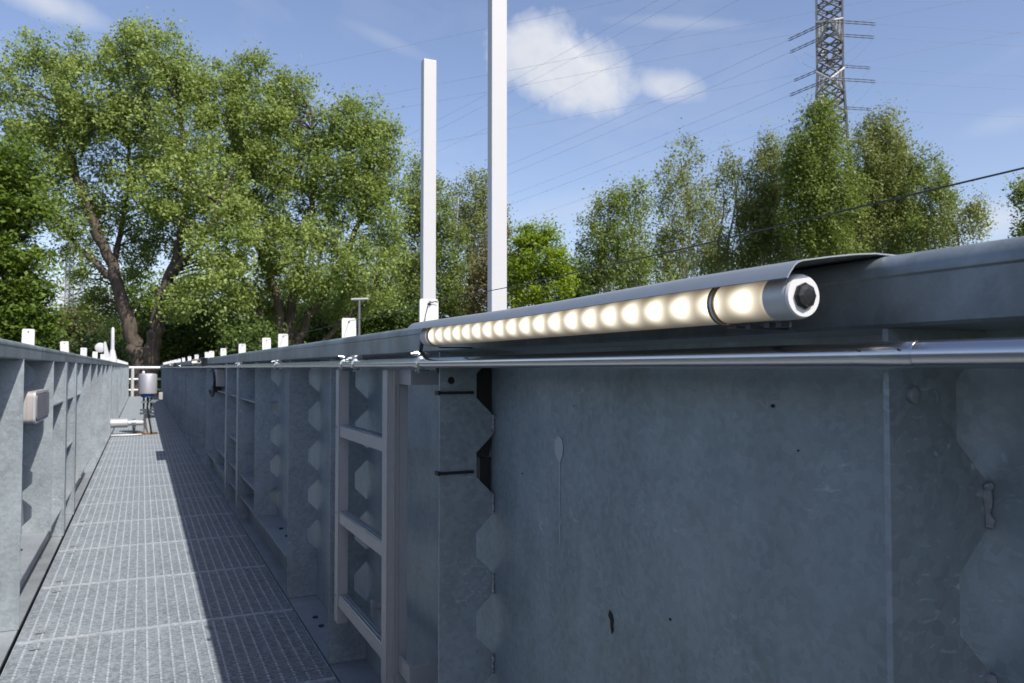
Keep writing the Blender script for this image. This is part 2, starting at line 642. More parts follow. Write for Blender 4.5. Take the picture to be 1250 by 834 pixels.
def tank_wall(name, label, xo, xw, s, fins, joints, shelf_spans, xrim):
    t = empty(name, (xw, 0, -3.2), label, 'tank wall')
    dz = Vector((-xw, 0, 3.2))

    def put(mb, nm, mat, **kw):
        mb.v = [tuple(Vector(p) + dz) for p in mb.v]
        return mb.build(nm, mat, t, **kw)
    m = MB()
    a, b = sorted((xw, xw + s * 0.007))
    m.box(a, b, YA, YB, -3.18, RIM_Z0 + 0.004)
    put(m, 'wall_plate', M['wall'])
    m = MB()
    m.prism(rim_profile(xrim, s, 0.145), 'y', YA, YB, smooth=True)
    put(m, 'rim', M['rim'], sharp=30)
    # fins
    for y in fins:
        m = MB()
        zb = -0.012
        for (ya, yb, z) in shelf_spans:
            if ya - 0.01 < y < yb - 0.3 and z < 0.2 and y > ya + 0.05:
                zb = z + 0.001
        m.prism(fin_poly(xo, xw - s * 0.0005, zb, RIM_Z0 - 0.001, s), 'y', y, y + 0.006)
        put(m, 'stiffener', M['fin'])
    for y in joints:
        m = MB()
        x2 = xo + s * 0.006
        a, b = sorted((xo - s * 0.003, x2))
        m.box(a, b, y, y + 0.11, -0.012, RIM_Z0 - 0.002)
        a, b = sorted((x2 + s * 0.0005, xw - s * 0.0005))
        m.box(a, b, y + 0.002, y + 0.010, -0.012, RIM_Z0 - 0.002)
        put(m, 'joint_post', M['fin'])
    for (ya, yb, z) in shelf_spans:
        m = MB()
        cuts = sorted([ya] + [j for j in joints if ya < j < yb] + [f for f in fins if ya < f < yb and z > 0.2] + [yb])
        shelf(m, xo + s * 0.012, xw - s * 0.001, ya + 0.008, yb, z)
        if z < 0.2:
            a, b = sorted((xo + s * 0.07, xo + s * 0.078))
            m.box(a, b, ya + 0.008, yb, -0.012, z - 0.009)
        put(m, 'shelf', M['base'])
    m = MB()
    shelf(m, xo + s * 0.004, xw - s * 0.001, YA, YB, -0.014, 0.01)
    put(m, 'base_flange', M['base'])
    m = MB()
    for y in (3.0, 3.18, 3.3, 2.2, 2.45, 1.9):
        bolt(m, xo + s * 0.06, y, -0.014)
    for y in (3.95, 4.15, 4.35):
        bolt(m, xo + s * 0.085, y, 0.15)
    put(m, 'bolt', M['wire'])
    return t, put


FR = [-0.66, 0.492, 1.647, 2.76, 3.62, 4.78]
FR += [7.5 + 1.12 * k for k in range(21)]
wr, putr = tank_wall('tank_wall', 'shaded galvanised tank wall with ribs on the right of the walkway',
                     0.590, 0.720, 1, FR, [5.64, 6.45, 13.1, 20.0, 26.6],
                     [(3.62, 8.6, 0.15), (4.78, 7.5, 0.80), (5.75, 6.45, 0.49), (4.78, 7.5, 0.29)], 0.585)
FL = [-0.5, 0.66, 1.82, 2.6, 3.63, 4.79]
FL += [7.0 + 1.12 * k for k in range(22)]
wlft, putl = tank_wall('tank_wall', 'sunlit galvanised tank wall with ribs on the left of the walkway',
                       -0.420, -0.550, -1, FL, [5.52, 6.30, 13.2, 19.4, 26.0],
                       [(3.63, 8.6, 0.15), (4.79, 7.0, 0.80), (5.62, 6.30, 0.49)], -0.420)

# welds, marks and holes on the two nearest ribs and the sheet between them
for y in (0.492, 1.647):
    for k in range(0, 5):
        z = TOOTH0 - TOOTHP * k
        m = MB()
        n = 13
        pts = [(0.7160 + random.uniform(-.001, .001), y - 0.0015 + random.uniform(-.001, .001), z + 0.021 - 0.042 * i / (n - 1)) for i in range(n)]
        m.tube(pts, [0.0042 + random.uniform(-.0016, .0016) for _ in range(n)], 7)
        putr(m, 'weld', M['weld'])


def blob(mb, y, z, pts, x=0.7194, th=0.0010):
    mb.prism([(y + 1.9 * a, z + b) for a, b in pts], 'x', x - th, x)


m = MB()
dr = [(0.000, -0.030), (0.006, -0.022), (0.0105, -0.010), (0.011, 0.004), (0.008, 0.016), (0.001, 0.020), (-0.005, 0.014), (-0.007, 0.0), (-0.006, -0.014)]
blob(m, 1.335, 0.85, dr)
for za, zb, wd in ((0.822, 0.765, 0.0016), (0.765, 0.72, 0.0009), (0.705, 0.665, 0.0016)):
    m.box(0.7186, 0.7194, 1.3352 - wd, 1.3352 + wd, zb, za)
for k in range(5):
    y, z = random.uniform(0.9, 1.4), random.uniform(0.56, 0.6)
blob(m, 0.975, 0.462, [(0.004 * math.cos(a) * (1 + .4 * math.sin(3 * a)), 0.010 * math.sin(a)) for a in [i * .7 for i in range(9)]])
putr(m, 'splash_mark', M['mark'])
m = MB()
blob(m, 1.155, 0.572, [(-0.001, 0.016), (0.003, 0.020), (0.0045, 0.010), (0.0015, 0.004), (0.001, -0.004), (-0.001, -0.018), (-0.0035, -0.010), (-0.0022, -0.003), (-0.0035, 0.006)])
for (y, z, r) in ((0.772, 0.952, 0.003), (0.99, 0.625, 0.0025), (1.50, 0.78, 0.002), (0.73, 0.90, 0.0015), (1.28, 0.93, 0.0012), (0.86, 0.55, 0.0015)):
    blob(m, y, z, [(r * .55 * math.cos(a), r * 0.8 * math.sin(a)) for a in [i * 1.047 for i in range(6)]])
for (y, z, r) in ((0.275, 0.905, 0.004), (0.262, 0.90, 0.002), (0.30, 0.80, 0.002)):
    blob(m, y, z, [(r * .55 * math.cos(a), r * 0.8 * math.sin(a)) for a in [i * 1.047 for i in range(6)]])
putr(m, 'dark_spot', M['rust'])
m = MB()
m.lathe([(0.0075, 0), (0.0075, -0.004), (0.005, -0.0055)], (0.618, 0.4915, 0.976), 'y', 16)
putr(m, 'bolt', M['weld'])
m = MB()
m.lathe([(0.008, 0), (0.008, -0.0012), (0.0078, -0.0014)], (0.616, 1.6465, 0.972), 'y', 16)
putr(m, 'bolt_hole', M['black'])

# ------------------------------------------------------------------ grating walkway
GX0, GX1 = -0.404, 0.580
PITCH_Y = 0.803
PL = 0.798


def grating_mesh():
    m, q_ = MB(), MB()
    # bearing bars across the walkway, end bars, cross rods along it
    n = int((PL - 0.012) / 0.0125)
    for i in range(1, n):
        y = 0.006 + (PL - 0.012) * i / n
        m.box(GX0 + 0.004, GX1 - 0.004, y - 0.0010, y + 0.0010, -0.025, 0.0)
    for y0, y1 in ((0.0, 0.005), (PL - 0.005, PL)):
        q_.box(GX0 + 0.004, GX1 - 0.004, y0, y1, -0.027, 0.0022)
    for x0 in (GX0, GX1 - 0.0038):
        m.box(x0, x0 + 0.0038, 0, PL, -0.027, 0.0008)
    nx = 25
    for i in range(1, nx):
        x = GX0 + (GX1 - GX0) * i / nx
        # twisted rod: a row of short raised teeth that bridge pairs of bearing bars
        m.box(x - 0.002, x + 0.002, 0.0085, PL - 0.0085, -0.016, -0.006)
        for j in range(1, n - 1, 2):
            y = 0.006 + (PL - 0.012) * j / n
            q_.box(x - 0.0034, x + 0.0034, y + 0.0012, y + 0.0100, -0.005, 0.0030)
    return m, q_


def clip_mesh(x, y):
    m = MB()
    m.box(x - 0.018, x + 0.018, y - 0.011, y + 0.011, 0.0018, 0.0042)
    m.box(x - 0.018, x - 0.0155, y - 0.011, y + 0.011, -0.010, 0.0017)
    m.box(x + 0.0155, x + 0.018, y - 0.011, y + 0.011, -0.010, 0.0017)
    m.lathe([(0.006, 0.0043), (0.006, 0.008), (0.004, 0.009)], (x, y, 0), 'z', 6, smooth=False)
    return m


gp = empty('grating_panel', (0, 0, 0))
_a, _b = grating_mesh()
gm = _a.build('bearing_bars', M['grate'], gp)
gr = _b.build('cross_rods', M['rod'], gp)
for (x, y) in ((GX0 + 0.07, 0.10), (GX0 + 0.07, PL - 0.09), (GX1 - 0.07, 0.10), (GX1 - 0.07, PL - 0.09)):
    clip_mesh(x, y).build('clip', M['base'], gp)
ordn = ['first', 'second', 'third', 'fourth', 'fifth', 'sixth', 'seventh', 'eighth', 'ninth', 'tenth', 'eleventh', 'twelfth']
Y0 = 2.605 - 2 * PITCH_Y
k = 0
while Y0 + k * PITCH_Y < 30.4:
    y = Y0 + k * PITCH_Y
    if y + PL < 0.2:
        k += 1
        continue
    if k == 0:
        o = gp
    elif k < 12:
        o = copy_tree(gp)
    else:
        o = empty('grating_panel')
        for src in (gm, gr):
            c = src.copy()
            COL.objects.link(c)
            c.parent = o
    o.location = (0, y, 0)
    vis = k - 1                      # panel 0 and 1 lie under the lower edge of the photo
    if vis < 1:
        tag(o, 'steel grating panel cut by the bottom edge of the photo' if vis == 0 else 'steel grating panel under the camera, below the photo', 'grating panel', 'grating panels of the walkway')
    elif vis < 11:
        tag(o, '%s whole steel grating panel counted from the bottom of the photo' % ordn[vis - 1], 'grating panel', 'grating panels of the walkway')
    elif y < 12.6:
        tag(o, 'steel grating panel just in front of the valve pipe, %s from bottom' % ordn[min(vis - 1, 11)], 'grating panel', 'grating panels of the walkway')
    else:
        tag(o, 'small far steel grating panel beyond the valve on the walkway', 'grating panel', 'far grating panels beyond the valve')
    k += 1

# ------------------------------------------------------------------ ladder on the right wall
LX0, LX1 = 0.587, 0.621
ld = empty('ladder', (0.57, 2.36, 0.16), 'grey aluminium ladder with three rungs standing against the shaded right wall', 'ladder')
ldo = Vector((-0.57, -2.36, -0.16))


def lput(m, nm, mat, **kw):
    m.v = [tuple(Vector(p) + ldo) for p in m.v]
    return m.build(nm, mat, ld, **kw)


for (ya, yb, flip) in ((2.62, 2.665, 1), (2.05, 2.095, -1)):
    m = MB()
    m.box(LX0, LX0 + 0.003, ya, yb, 0.165, 0.994)                 # face to the walkway
    yw = ya if flip > 0 else ya
    m.box(LX0 + 0.0035, LX1, ya + 0.0006, ya + 0.0036, 0.165, 0.994)     # web towards the camera
    m.box(LX1 - 0.003, LX1, ya + 0.004, yb, 0.165, 0.994)
    lput(m, 'stile', M['alu'], bevel=0.0008)
    if flip < 0:
        m = MB()
        m.box(LX0 + 0.017, LX0 + 0.021, ya - 0.006, ya - 0.0002, 0.165, 0.99)
        m.box(LX1 + 0.001, LX1 + 0.024, ya + 0.004, ya + 0.05, 0.165, 0.985)
        lput(m, 'guide_rail', M['alu'], bevel=0.0008)
for z in (0.808, 0.527, 0.256):
    m = MB()
    m.box(LX0 + 0.0035, LX0 + 0.006, 2.0955, 2.6195, z - 0.034, z)
    m.box(LX1 - 0.006, LX1 - 0.0035, 2.0955, 2.6195, z - 0.030, z - 0.001)
    m.box(LX0 + 0.0062, LX1 - 0.0062, 2.0955, 2.6195, z - 0.005, z - 0.003)
    r = lput(m, 'rung', M['alu'])
    m = MB()
    for i in range(34):                                              # anti-slip teeth
        y = 2.105 + i * 0.0151
        for x in (LX0 + 0.009, LX0 + 0.018, LX0 + 0.027):
            m.lathe([(0.0052, -0.003), (0.0046, 0.0060), (0.0032, 0.0070)], (x, y + (0.007 if x > LX0 + .01 else 0), z - 0.001), 'z', 6)
    m.v = [tuple(Vector(p) + ldo) for p in m.v]
    m.build('tread', M['clamp'], r)
    m = MB()
    m.lathe([(0.004, 0), (0.004, 0.002), (0.002, 0.003)], (LX0 - 0.003, 2.645, z - 0.004), 'x', 8)
    m.v = [tuple(Vector(p) + ldo) for p in m.v]
    m.build('rivet', M['clamp'], r)
for z in (0.262, ):
    m = MB()
    m.tube([(0.66, 2.43, z), (0.7195, 2.43, z)], 0.010, 10)
    m.box(0.650, 0.659, 2.415, 2.445, z - 0.028, z + 0.02)
    lput(m, 'standoff', M['alu'])
for z0, z1 in ((0.204, 0.248), (0.956, 0.994)):
    m = MB()
    m.box(0.619, 0.7195, 1.945, 1.950, z0, z1)
    m.box(0.619, 0.624, 1.9505, 2.049, z0, z1)
    lput(m, 'bracket', M['alu'])

# ------------------------------------------------------------------ handrail pipe with clamps
PX, PZ, PR = 0.563, 1.0105, 0.0112
m = MB()
m.tube([(PX, y, PZ) for y in (-1.2, 0.3, 1, 2, 4, 8, 16, 24, 30.5)], PR, 20)
hp = m.build('handrail_pipe', M['steel'])
tag(hp, 'long stainless steel pipe running under the rim of the right wall', 'pipe')


def clamp_parts(root, kind):
    m = MB()
    m.lathe([(PR + 0.0006, -0.012), (PR + 0.0035, -0.011), (PR + 0.0035, 0.011), (PR + 0.0006, 0.012)], (0, 0, 0), 'y', 18)
    m.box(-0.004, 0.004, -0.010, 0.010, PR + 0.003, PR + 0.016)
    m.build('collar', M['clamp'], root)
    for (y, z, dx) in ((-0.007, PR + 0.010, -0.016), (0.007, PR + 0.010, -0.016), (0.0, -PR - 0.006, -0.008)):
        m = MB()
        m.lathe([(0.0026, -0.004), (0.0026, 0.028)], (dx, y, z), 'x', 8)
        m.lathe([(0.0055, 0), (0.0055, 0.0045)], (dx + 0.003, y, z), 'x', 6, smooth=False)
        m.build('bolt', M['clamp'], root)
    if kind:
        m = MB()
        m.box(0.004, 0.024, -0.009, 0.009, -0.004, 0.022)
        m.build('lug', M['clamp'], root)


cl = empty('pipe_clamp', (PX, 1.70, PZ), 'pipe clamp at the far end of the lit tube, with the black cable', 'clamp', 'clamps on the pipe')
clamp_parts(cl, True)
specs = [(2.30, 'nearer clamp of the close pair above the ladder'), (2.45, 'farther clamp of the close pair above the ladder'),
         (3.80, 'pipe clamp beyond the ladder, nearest to it'), (5.38, 'pipe clamp above the first tall joint post'),
         (9.3, 'small far pipe clamp by the second lit tube'), (14.2, 'small far pipe clamp well beyond the second tube'),
         (17.6, 'tiny last pipe clamp near the walkway end')]
for y, lb in specs:
    c = copy_tree(cl)
    c.location = (PX, y, PZ)
    c['label'] = 'shiny zinc ' + lb + ' on the right pipe'
    c.rotation_euler = (0, R(random.uniform(-25, 25)), 0)
# slip collar with glare on the near pipe
m = MB()
m.lathe([(PR + 0.0002, -0.03), (PR + 0.0005, -0.028), (PR + 0.0005, 0.028), (PR + 0.0002, 0.03)], (PX, 0.47, PZ), 'y', 24)
j = m.build('pipe_sleeve', M['steel'])
for dy in (-0.02, 0.02):
    mm = MB()
    for a in (200, 225):
        mm.lathe([(0.0011, 0), (0.0011, 0.0012)], (PX + (PR + 0.001) * math.cos(R(a)) - 0.001, 0.47 + dy, PZ + (PR + 0.001) * math.sin(R(a - 40))), 'x', 6)
    mm.build('set_screw', M['black'], j)
tag(j, 'short stainless sleeve joining the pipe beside the nearest rib', 'sleeve')

# ------------------------------------------------------------------ tube lamps and their cover sheets
TX, TZ = 0.5137, 1.0615


def tube_lamp():
    t = empty('tube_lamp', (TX, TUBE_Y0, TZ), 'lit tube lamp with a row of warm LEDs, large and nearest', 'lamp', 'LED tube lamps under the right rim')
    L = TUBE_Y1 - TUBE_Y0
    m = MB()
    m.lathe([(TUBE_R, 0.027), (TUBE_R, L - 0.035)], (0, 0, 0), 'y', 40)
    m.build('diffuser', M['led'], t)
    m = MB()
    m.lathe([(TUBE_R * 0.9, 0.0008), (TUBE_R + 0.0003, 0.003), (TUBE_R + 0.0006, 0.006), (TUBE_R + 0.0006, 0.028), (TUBE_R, 0.0285)], (0, 0, 0), 'y', 40)
    e = m.build('end_cap', M['cap'], t)
    m = MB()
    m.lathe([(TUBE_R * 0.62, -0.0012), (TUBE_R * 0.93, -0.0012), (TUBE_R * 0.985, 0.0010), (TUBE_R * 0.9, 0.003)], (0, 0, 0), 'y', 40)
    m.build('cap_face', M['capface'], e)
    m = MB()
    m.lathe([(0.0116, -0.0016), (0.0116, -0.0035), (0.0100, -0.0056), (0.006, -0.0066), (0.001, -0.0068)], (0, 0, 0), 'y', 8, smooth=False)
    m.build('cable_gland', M['plug'], e)
    m = MB()
    m.lathe([(TUBE_R, L - 0.0355), (TUBE_R + 0.0006, L - 0.035), (TUBE_R + 0.0006, L - 0.004), (TUBE_R * 0.9, L)], (0, 0, 0), 'y', 32)
    m.build('end_cap', M['cap'], t)
    for yb in (0.0985, L - 0.048):
        m = MB()
        m.lathe([(TUBE_R + 0.0003, -0.0046), (TUBE_R + 0.0014, -0.0044), (TUBE_R + 0.0014, -0.0026), (TUBE_R + 0.0006, -0.0018), (TUBE_R + 0.0006, 0.0018), (TUBE_R + 0.0014, 0.0026), (TUBE_R + 0.0014, 0.0044), (TUBE_R + 0.0003, 0.0046)], (0, yb, 0), 'y', 36)
        sb = m.build('strap', M['copper'], t)
        m = MB()
        m.lathe([(TUBE_R + 0.0006, -0.0017), (TUBE_R + 0.0010, -0.0015), (TUBE_R + 0.0010, 0.0015), (TUBE_R + 0.0006, 0.0017)], (0, yb, 0), 'y', 36)
        m.build('band', M['cap'], sb)
    # holder rail joining the tube to the rim
    m = MB()
    m.box(0.004, 0.0700, 0.090, 0.102, -TUBE_R - 0.0045, -TUBE_R - 0.0020)
    m.box(0.004, 0.0700, L - 0.054, L - 0.042, -TUBE_R - 0.0045, -TUBE_R - 0.0020)
    m.build('holder', M['wire'], t)
    m = MB()
    for y in (0.03, 0.045, 0.07):
        m.box(0.004, 0.016, y, y + 0.007, -TUBE_R - 0.006, -TUBE_R - 0.001)
    m.build('screw_head', M['wire'], t)
    return t


lamp1 = tube_lamp()
for y, lb in ((8.55, 'small lit tube lamp farther along the right rim, second from the camera'), (16.6, 'tiny lit tube lamp far along the right rim, third from the camera')):
    c = copy_tree(lamp1)
    c.location = (TX, y, TZ)
    c['label'] = lb


def cover_mesh():
    m = MB()
    top = [(0.640, 1.1010), (0.602, 1.1012), (0.586, 1.1014), (0.562, 1.0990), (0.530, 1.0945), (0.500, 1.0895), (0.4945, 1.0875), (0.4905, 1.0845), (0.4850, 1.0775), (0.4825, 1.0735)]
    th = 0.0012
    low = []
    for i, p in enumerate(top):
        a = Vector(top[max(i - 1, 0)])
        b = Vector(top[min(i + 1, len(top) - 1)])
        d = (b - a).normalized()
        nrm = Vector((-d.y, d.x))
        low.append((p[0] + nrm.x * th, p[1] + nrm.y * th))
    if low[0][1] > top[0][1]:
        low = [(2 * p[0] - l[0], 2 * p[1] - l[1]) for p, l in zip(top, low)]
    low[:3] = [(p[0], p[1] - th) for p in top[:3]]
    # slightly wavy free edge
    NY = 24
    o = 0
    vs_, fs_ = [], []
    poly = top + low[::-1]
    n = len(poly)
    for i in range(NY + 1):
        y = 1.05 * i / NY
        for (x, z) in poly:
            wv = (0.60 - x) * 0.014 * math.sin(y * 7.0 + 0.8) if x < 0.58 else 0
            vs_.append((x, y, z + wv))
    for i in range(NY):
        for k in range(n):
            k2 = (k + 1) % n
            fs_.append((i * n + k, i * n + k2, (i + 1) * n + k2, (i + 1) * n + k))
    fs_.append(tuple(range(n)))
    fs_.append(tuple(NY * n + k for k in reversed(range(n))))
    m.add(vs_, fs_, True)
    return m


cv = cover_mesh().build('rain_cover', M['cover'], sharp=50)
tag(cv, 'thin bent metal sheet on the rim, sheltering the nearest tube lamp', 'cover', 'rain covers above the tube lamps')
cv.location = (0, 0.50, 0)
for y, lb in ((8.52, 'thin metal sheet sheltering the second tube lamp'), (16.57, 'thin metal sheet far off sheltering the third tube lamp')):
    c = cv.copy()
    COL.objects.link(c)
    c.location = (0, y, 0)
    c['label'] = lb

# lamp cable with ties on the rib
m = MB()
pts = [(0.514, 1.500, 1.060), (0.517, 1.55, 1.055), (0.530, 1.60, 1.035), (0.558, 1.645, 1.022), (0.585, 1.665, 1.010), (0.600, 1.672, 0.985), (0.602, 1.674, 0.95), (0.603, 1.673, 0.90), (0.603, 1.673, 0.70)]
m.tube(pts, 0.0042, 8)
cb = m.build('power_cable', M['black'])
tag(cb, 'black power cable dropping from the far end of the lit tube', 'cable')
for z in (0.945, 0.770):
    m = MB()
    m.box(0.5865, 0.668, 1.6405, 1.6460, z - 0.003, z + 0.003)
    m.box(0.5835, 0.5893, 1.6400, 1.662, z - 0.0045, z + 0.0045)
    m.build('cable_tie', M['black'], cb)
m = MB()
m.prism([(0.672, 0.80), (0.712, 0.80), (0.717, 0.83), (0.717, 1.01), (0.668, 1.01), (0.672, 0.90)], 'y', 1.659, 1.685)  # black backing added behind the rib so its upper openings show dark
m.prism([(0.690, 0.703), (0.716, 0.703), (0.716, 0.798), (0.690, 0.798)], 'y', 1.659, 1.685)
tag(m.build('dark_backing', M['black']), 'black backing behind the rib under the lamp end, seen through its openings', 'duct')

# ------------------------------------------------------------------ white tabs, posts and wire on the rims
TABW, TABH = 0.050, 0.077


def tab_mesh():
    m = MB()
    c = 0.007
    p = [(-TABW / 2, 0.0), (TABW / 2, 0.0)]
    for cx, a0 in ((TABW / 2 - c, 0), (-TABW / 2 + c, 90)):
        for k in range(5):
            a = R(a0 + 90 * k / 4)
            p.append((cx + c * math.cos(a), TABH - c + c * math.sin(a)))
    m.prism(p, 'y', 0, 0.007)
    m.box(-TABW / 2, TABW / 2, 0.0073, 0.035, 0.0004, 0.005)
    return m


tb = empty('wire_tab', (0.662, 1.93, RIM_Z1), 'white tab with wire tie at the foot of the shorter white post', 'tab', 'white tabs along the right rim')
tab_mesh().build('plate', M['tab'], tb)
m = MB()
m.lathe([(0.0032, 0), (0.0032, -0.0006)], (0.0, -0.0002, TABH - 0.014), 'y', 10)
m.build('eyelet', M['wire'], tb)
names = ['nearest lone white tab beyond the shorter post', 'white tab beyond the ladder, taller-looking half of a spaced couple', 'white tab beyond the ladder, farther of the spaced couple',
         'white tab standing alone above the joint posts', 'white tab standing alone between the joint posts and the second lamp']
ys = [2.80, 4.25, 4.86, 6.15, 7.64, 8.95, 9.60, 11.5, 13.3, 15.3, 17.1] + [18.6 + 0.85 * i for i in range(14)]
for i, y in enumerate(ys):
    c = copy_tree(tb)
    c.location = (0.662 + random.uniform(-.002, .002), y, RIM_Z1)
    c.rotation_euler = (0, R(random.uniform(-2, 2)), R(random.uniform(-6, 6)))
    if i < 5:
        c['label'] = names[i] + ' on the right rim'
    elif i == 5:
        c['label'] = 'nearer tab of the touching white pair above the second lit tube'
    elif i == 6:
        c['label'] = 'farther tab of the touching white pair above the second lit tube'
    elif i < 9:
        c['label'] = '%s small white tab beyond the second lit tube, right rim' % ordn[i - 7]
    else:
        c['label'] = 'tiny white tab in the far row on the right rim'
        c['group'] = 'far white tabs on the right rim'
lab = ['largest white tab on the left rim, at the left edge of the photo', 'second white tab from the left edge of the photo, on the left rim',
       'third white tab from the left edge of the photo, on the left rim', 'fourth white tab from the left edge, before the round sensor', 'small white tab just under the round sensor on the left rim']
for i, y in enumerate([4.19, 6.06, 7.94, 9.8, 11.6] + [14.0 + 1.6 * i for i in range(11)]):
    c = copy_tree(tb)
    c.location = (-0.472, y, RIM_Z1)
    c.rotation_euler = (0, R(random.uniform(-2, 2)), R(random.uniform(-6, 6)))
    c['group'] = 'white tabs along the left rim' if i < 5 else 'far white tabs on the left rim'
    c['label'] = lab[i] if i < 5 else 'tiny white tab in the far row on the left rim'
# twisted tie on the near tab
m = MB()
pts = [(0.0 + 0.004 * math.sin(i * 1.3), -0.004 + 0.003 * math.cos(i * 1.3), TABH - 0.016 + 0.0012 * i) for i in range(9)]
m.tube(pts, 0.0009, 6)
m.tube([(-0.004, -0.003, TABH - 0.016), (-0.010, -0.003, TABH - 0.04), (-0.012, -0.002, 0.015)], 0.0006, 5)
m.tube([(0.0, -0.004, TABH - 0.012), (0.014, -0.006, TABH - 0.007), (0.022, -0.006, TABH - 0.010)], 0.0009, 6)
m.build('tie', M['wire'], tb)


def post(x, y, z1, label):
    m = MB()
    m.box(x, x + 0.075, y, y + 0.05, -3.19, z1)
    p = m.build('post', M['white'], bevel=0.003)
    tag(p, label, 'post', 'tall white posts behind the right rim')
    m = MB()
    m.box(x - 0.06, x + 0.135, y - 0.06, y + 0.11, -3.195, -3.17)
    m.build('foot_plate', M['white'], p)
    m = MB()
    m.box(x + 0.002, x + 0.073, y + 0.002, y + 0.048, z1 + 0.0005, z1 + 0.006)
    m.build('end_cap', M['tab'], p)


post(1.40, 4.187, 2.72, 'shorter white square post whose top end shows against the sky')
post(1.40, 3.233, 2.80, 'taller-looking white square post cut by the top of the photo')

m = MB()
wy = [-1.2, 0.4, 1.93, 2.8, 4.25, 6.15, 9.0, 13, 20, 30]
wp = []
for a, b in zip(wy, wy[1:]):
    for t in (0, 0.33, 0.66):
        y = a + (b - a) * t
        wp.append((0.662, y, 1.166 - 0.006 * math.sin(math.pi * t)))
wp.append((0.662, 30, 1.166))
m.tube(wp, 0.0009, 6)
tag(m.build('bird_wire', M['wire']), 'thin dark wire strung from tab to tab above the right rim', 'wire')

# ------------------------------------------------------------------ left wall lamp, junction box, sensors
bl = empty('bulkhead_lamp', (-0.549, 4.41, 0.82), 'unlit smoky rectangular bulkhead lamp between ribs of the left wall', 'lamp')


def rrect(y0, y1, z0, z1, r, n=5):
    p = []
    for cy, cz, a0 in ((y1 - r, z1 - r, 0), (y0 + r, z1 - r, 90), (y0 + r, z0 + r, 180), (y1 - r, z0 + r, 270)):
        for k in range(n):
            a = R(a0 + 90 * k / (n - 1))
            p.append((cy + r * math.cos(a), cz + r * math.sin(a)))
    return p


m = MB()
m.prism(rrect(-0.26, 0.30, -0.070, 0.070, 0.022), 'x', 0.0, 0.106, True)
m.build('housing', M['paleplastic'], bl, sharp=50)
m = MB()
for k in range(3):
    m.prism(rrect(-0.262, 0.302, -0.072, 0.072, 0.023), 'x', 0.042 + k * 0.02, 0.049 + k * 0.02, True)
m.build('rib_band', M['paleplastic'], bl, sharp=50)
m = MB()
m.prism(rrect(-0.235, 0.275, -0.056, 0.056, 0.02), 'x', 0.1065, 0.120, True)
m.build('lens', M['frost'], bl, sharp=50)
m = MB()
pa = rrect(-0.262, 0.302, -0.072, 0.072, 0.023)
pb = rrect(-0.245, 0.285, -0.060, 0.060, 0.02)
n = len(pa)
vs_ = [(0.1065, *p) for p in pa] + [(0.1065, *p) for p in pb] + [(0.116, *p) for p in pa] + [(0.116, *p) for p in pb]
fs_ = []
for i in range(n):
    k = (i + 1) % n
    fs_ += [(i, k, n + k, n + i), (2 * n + i, 3 * n + i, 3 * n + k, 2 * n + k), (i, 2 * n + i, 2 * n + k, k), (n + i, n + k, 3 * n + k, 3 * n + i)]
m.add(vs_, fs_)
m.build('frame', M['cap'], bl)
m = MB()
m.lathe([(0.012, 0), (0.012, 0.03), (0.008, 0.035)], (0.04, -0.12, 0.0725), 'z', 10)
m.build('cable_gland', M['black'], bl)

jb = empty('junction_box', (0.62, 7.55, 0.95), 'pale grey junction box with a black cable loop under the right pipe', 'junction box')
m = MB()
m.box(-0.035, 0.04, -0.16, 0.16, -0.115, 0.035)
m.build('box', M['paleplastic'], jb, bevel=0.006)
m = MB()
pts = []
for i in range(13):
    a = R(70 + 250 * i / 12)
    pts.append((-0.045, 0.18 + 0.30 * math.cos(a), -0.09 + 0.115 * math.sin(a)))
m.tube(pts, 0.013, 8)
m.build('cable_loop', M['black'], jb)
m = MB()
m.box(-0.05, 0.01, -0.10, 0.14, -0.165, -0.118)
m.build('plug', M['black'], jb, bevel=0.006)

sn = empty('level_sensor', (-0.48, 12.9, RIM_Z1), 'white round-headed sensor with a cone bracket standing on the left rim', 'sensor')
m = MB()
m.lathe([(0.001, -0.012), (0.06, -0.010), (0.070, -0.004), (0.070, 0.012), (0.03, 0.03), (0.001, 0.032)], (-0.075, 0.0, 0.19), 'y', 24)
m.build('head', M['white'], sn)
m = MB()
m.prism([(-0.03, 0.27), (-0.005, 0.28), (0.05, 0.05), (0.05, 0.02), (-0.02, 0.02)], 'y', -0.03, 0.03)
m.build('bracket', M['white'], sn)
m = MB()
m.box(-0.03, 0.055, -0.05, 0.05, 0.001, 0.02)
m.build('foot', M['white'], sn)
ap = empty('white_mast', (-0.48, 15.6, RIM_Z1), 'slim white mast with a flared foot on the left rim beside the sensor', 'mast')
m = MB()
m.tube([(0, 0, 0.10), (0, 0, 0.35), (0, 0, 0.58), (0, 0, 0.61)], [0.034, 0.03, 0.028, 0.012], 10)
m.build('pole', M['white'], ap)
m = MB()
m.lathe([(0.08, 0.001), (0.075, 0.05), (0.05, 0.16), (0.034, 0.22)], (0, 0, 0), 'z', 14)
m.build('foot', M['white'], ap)

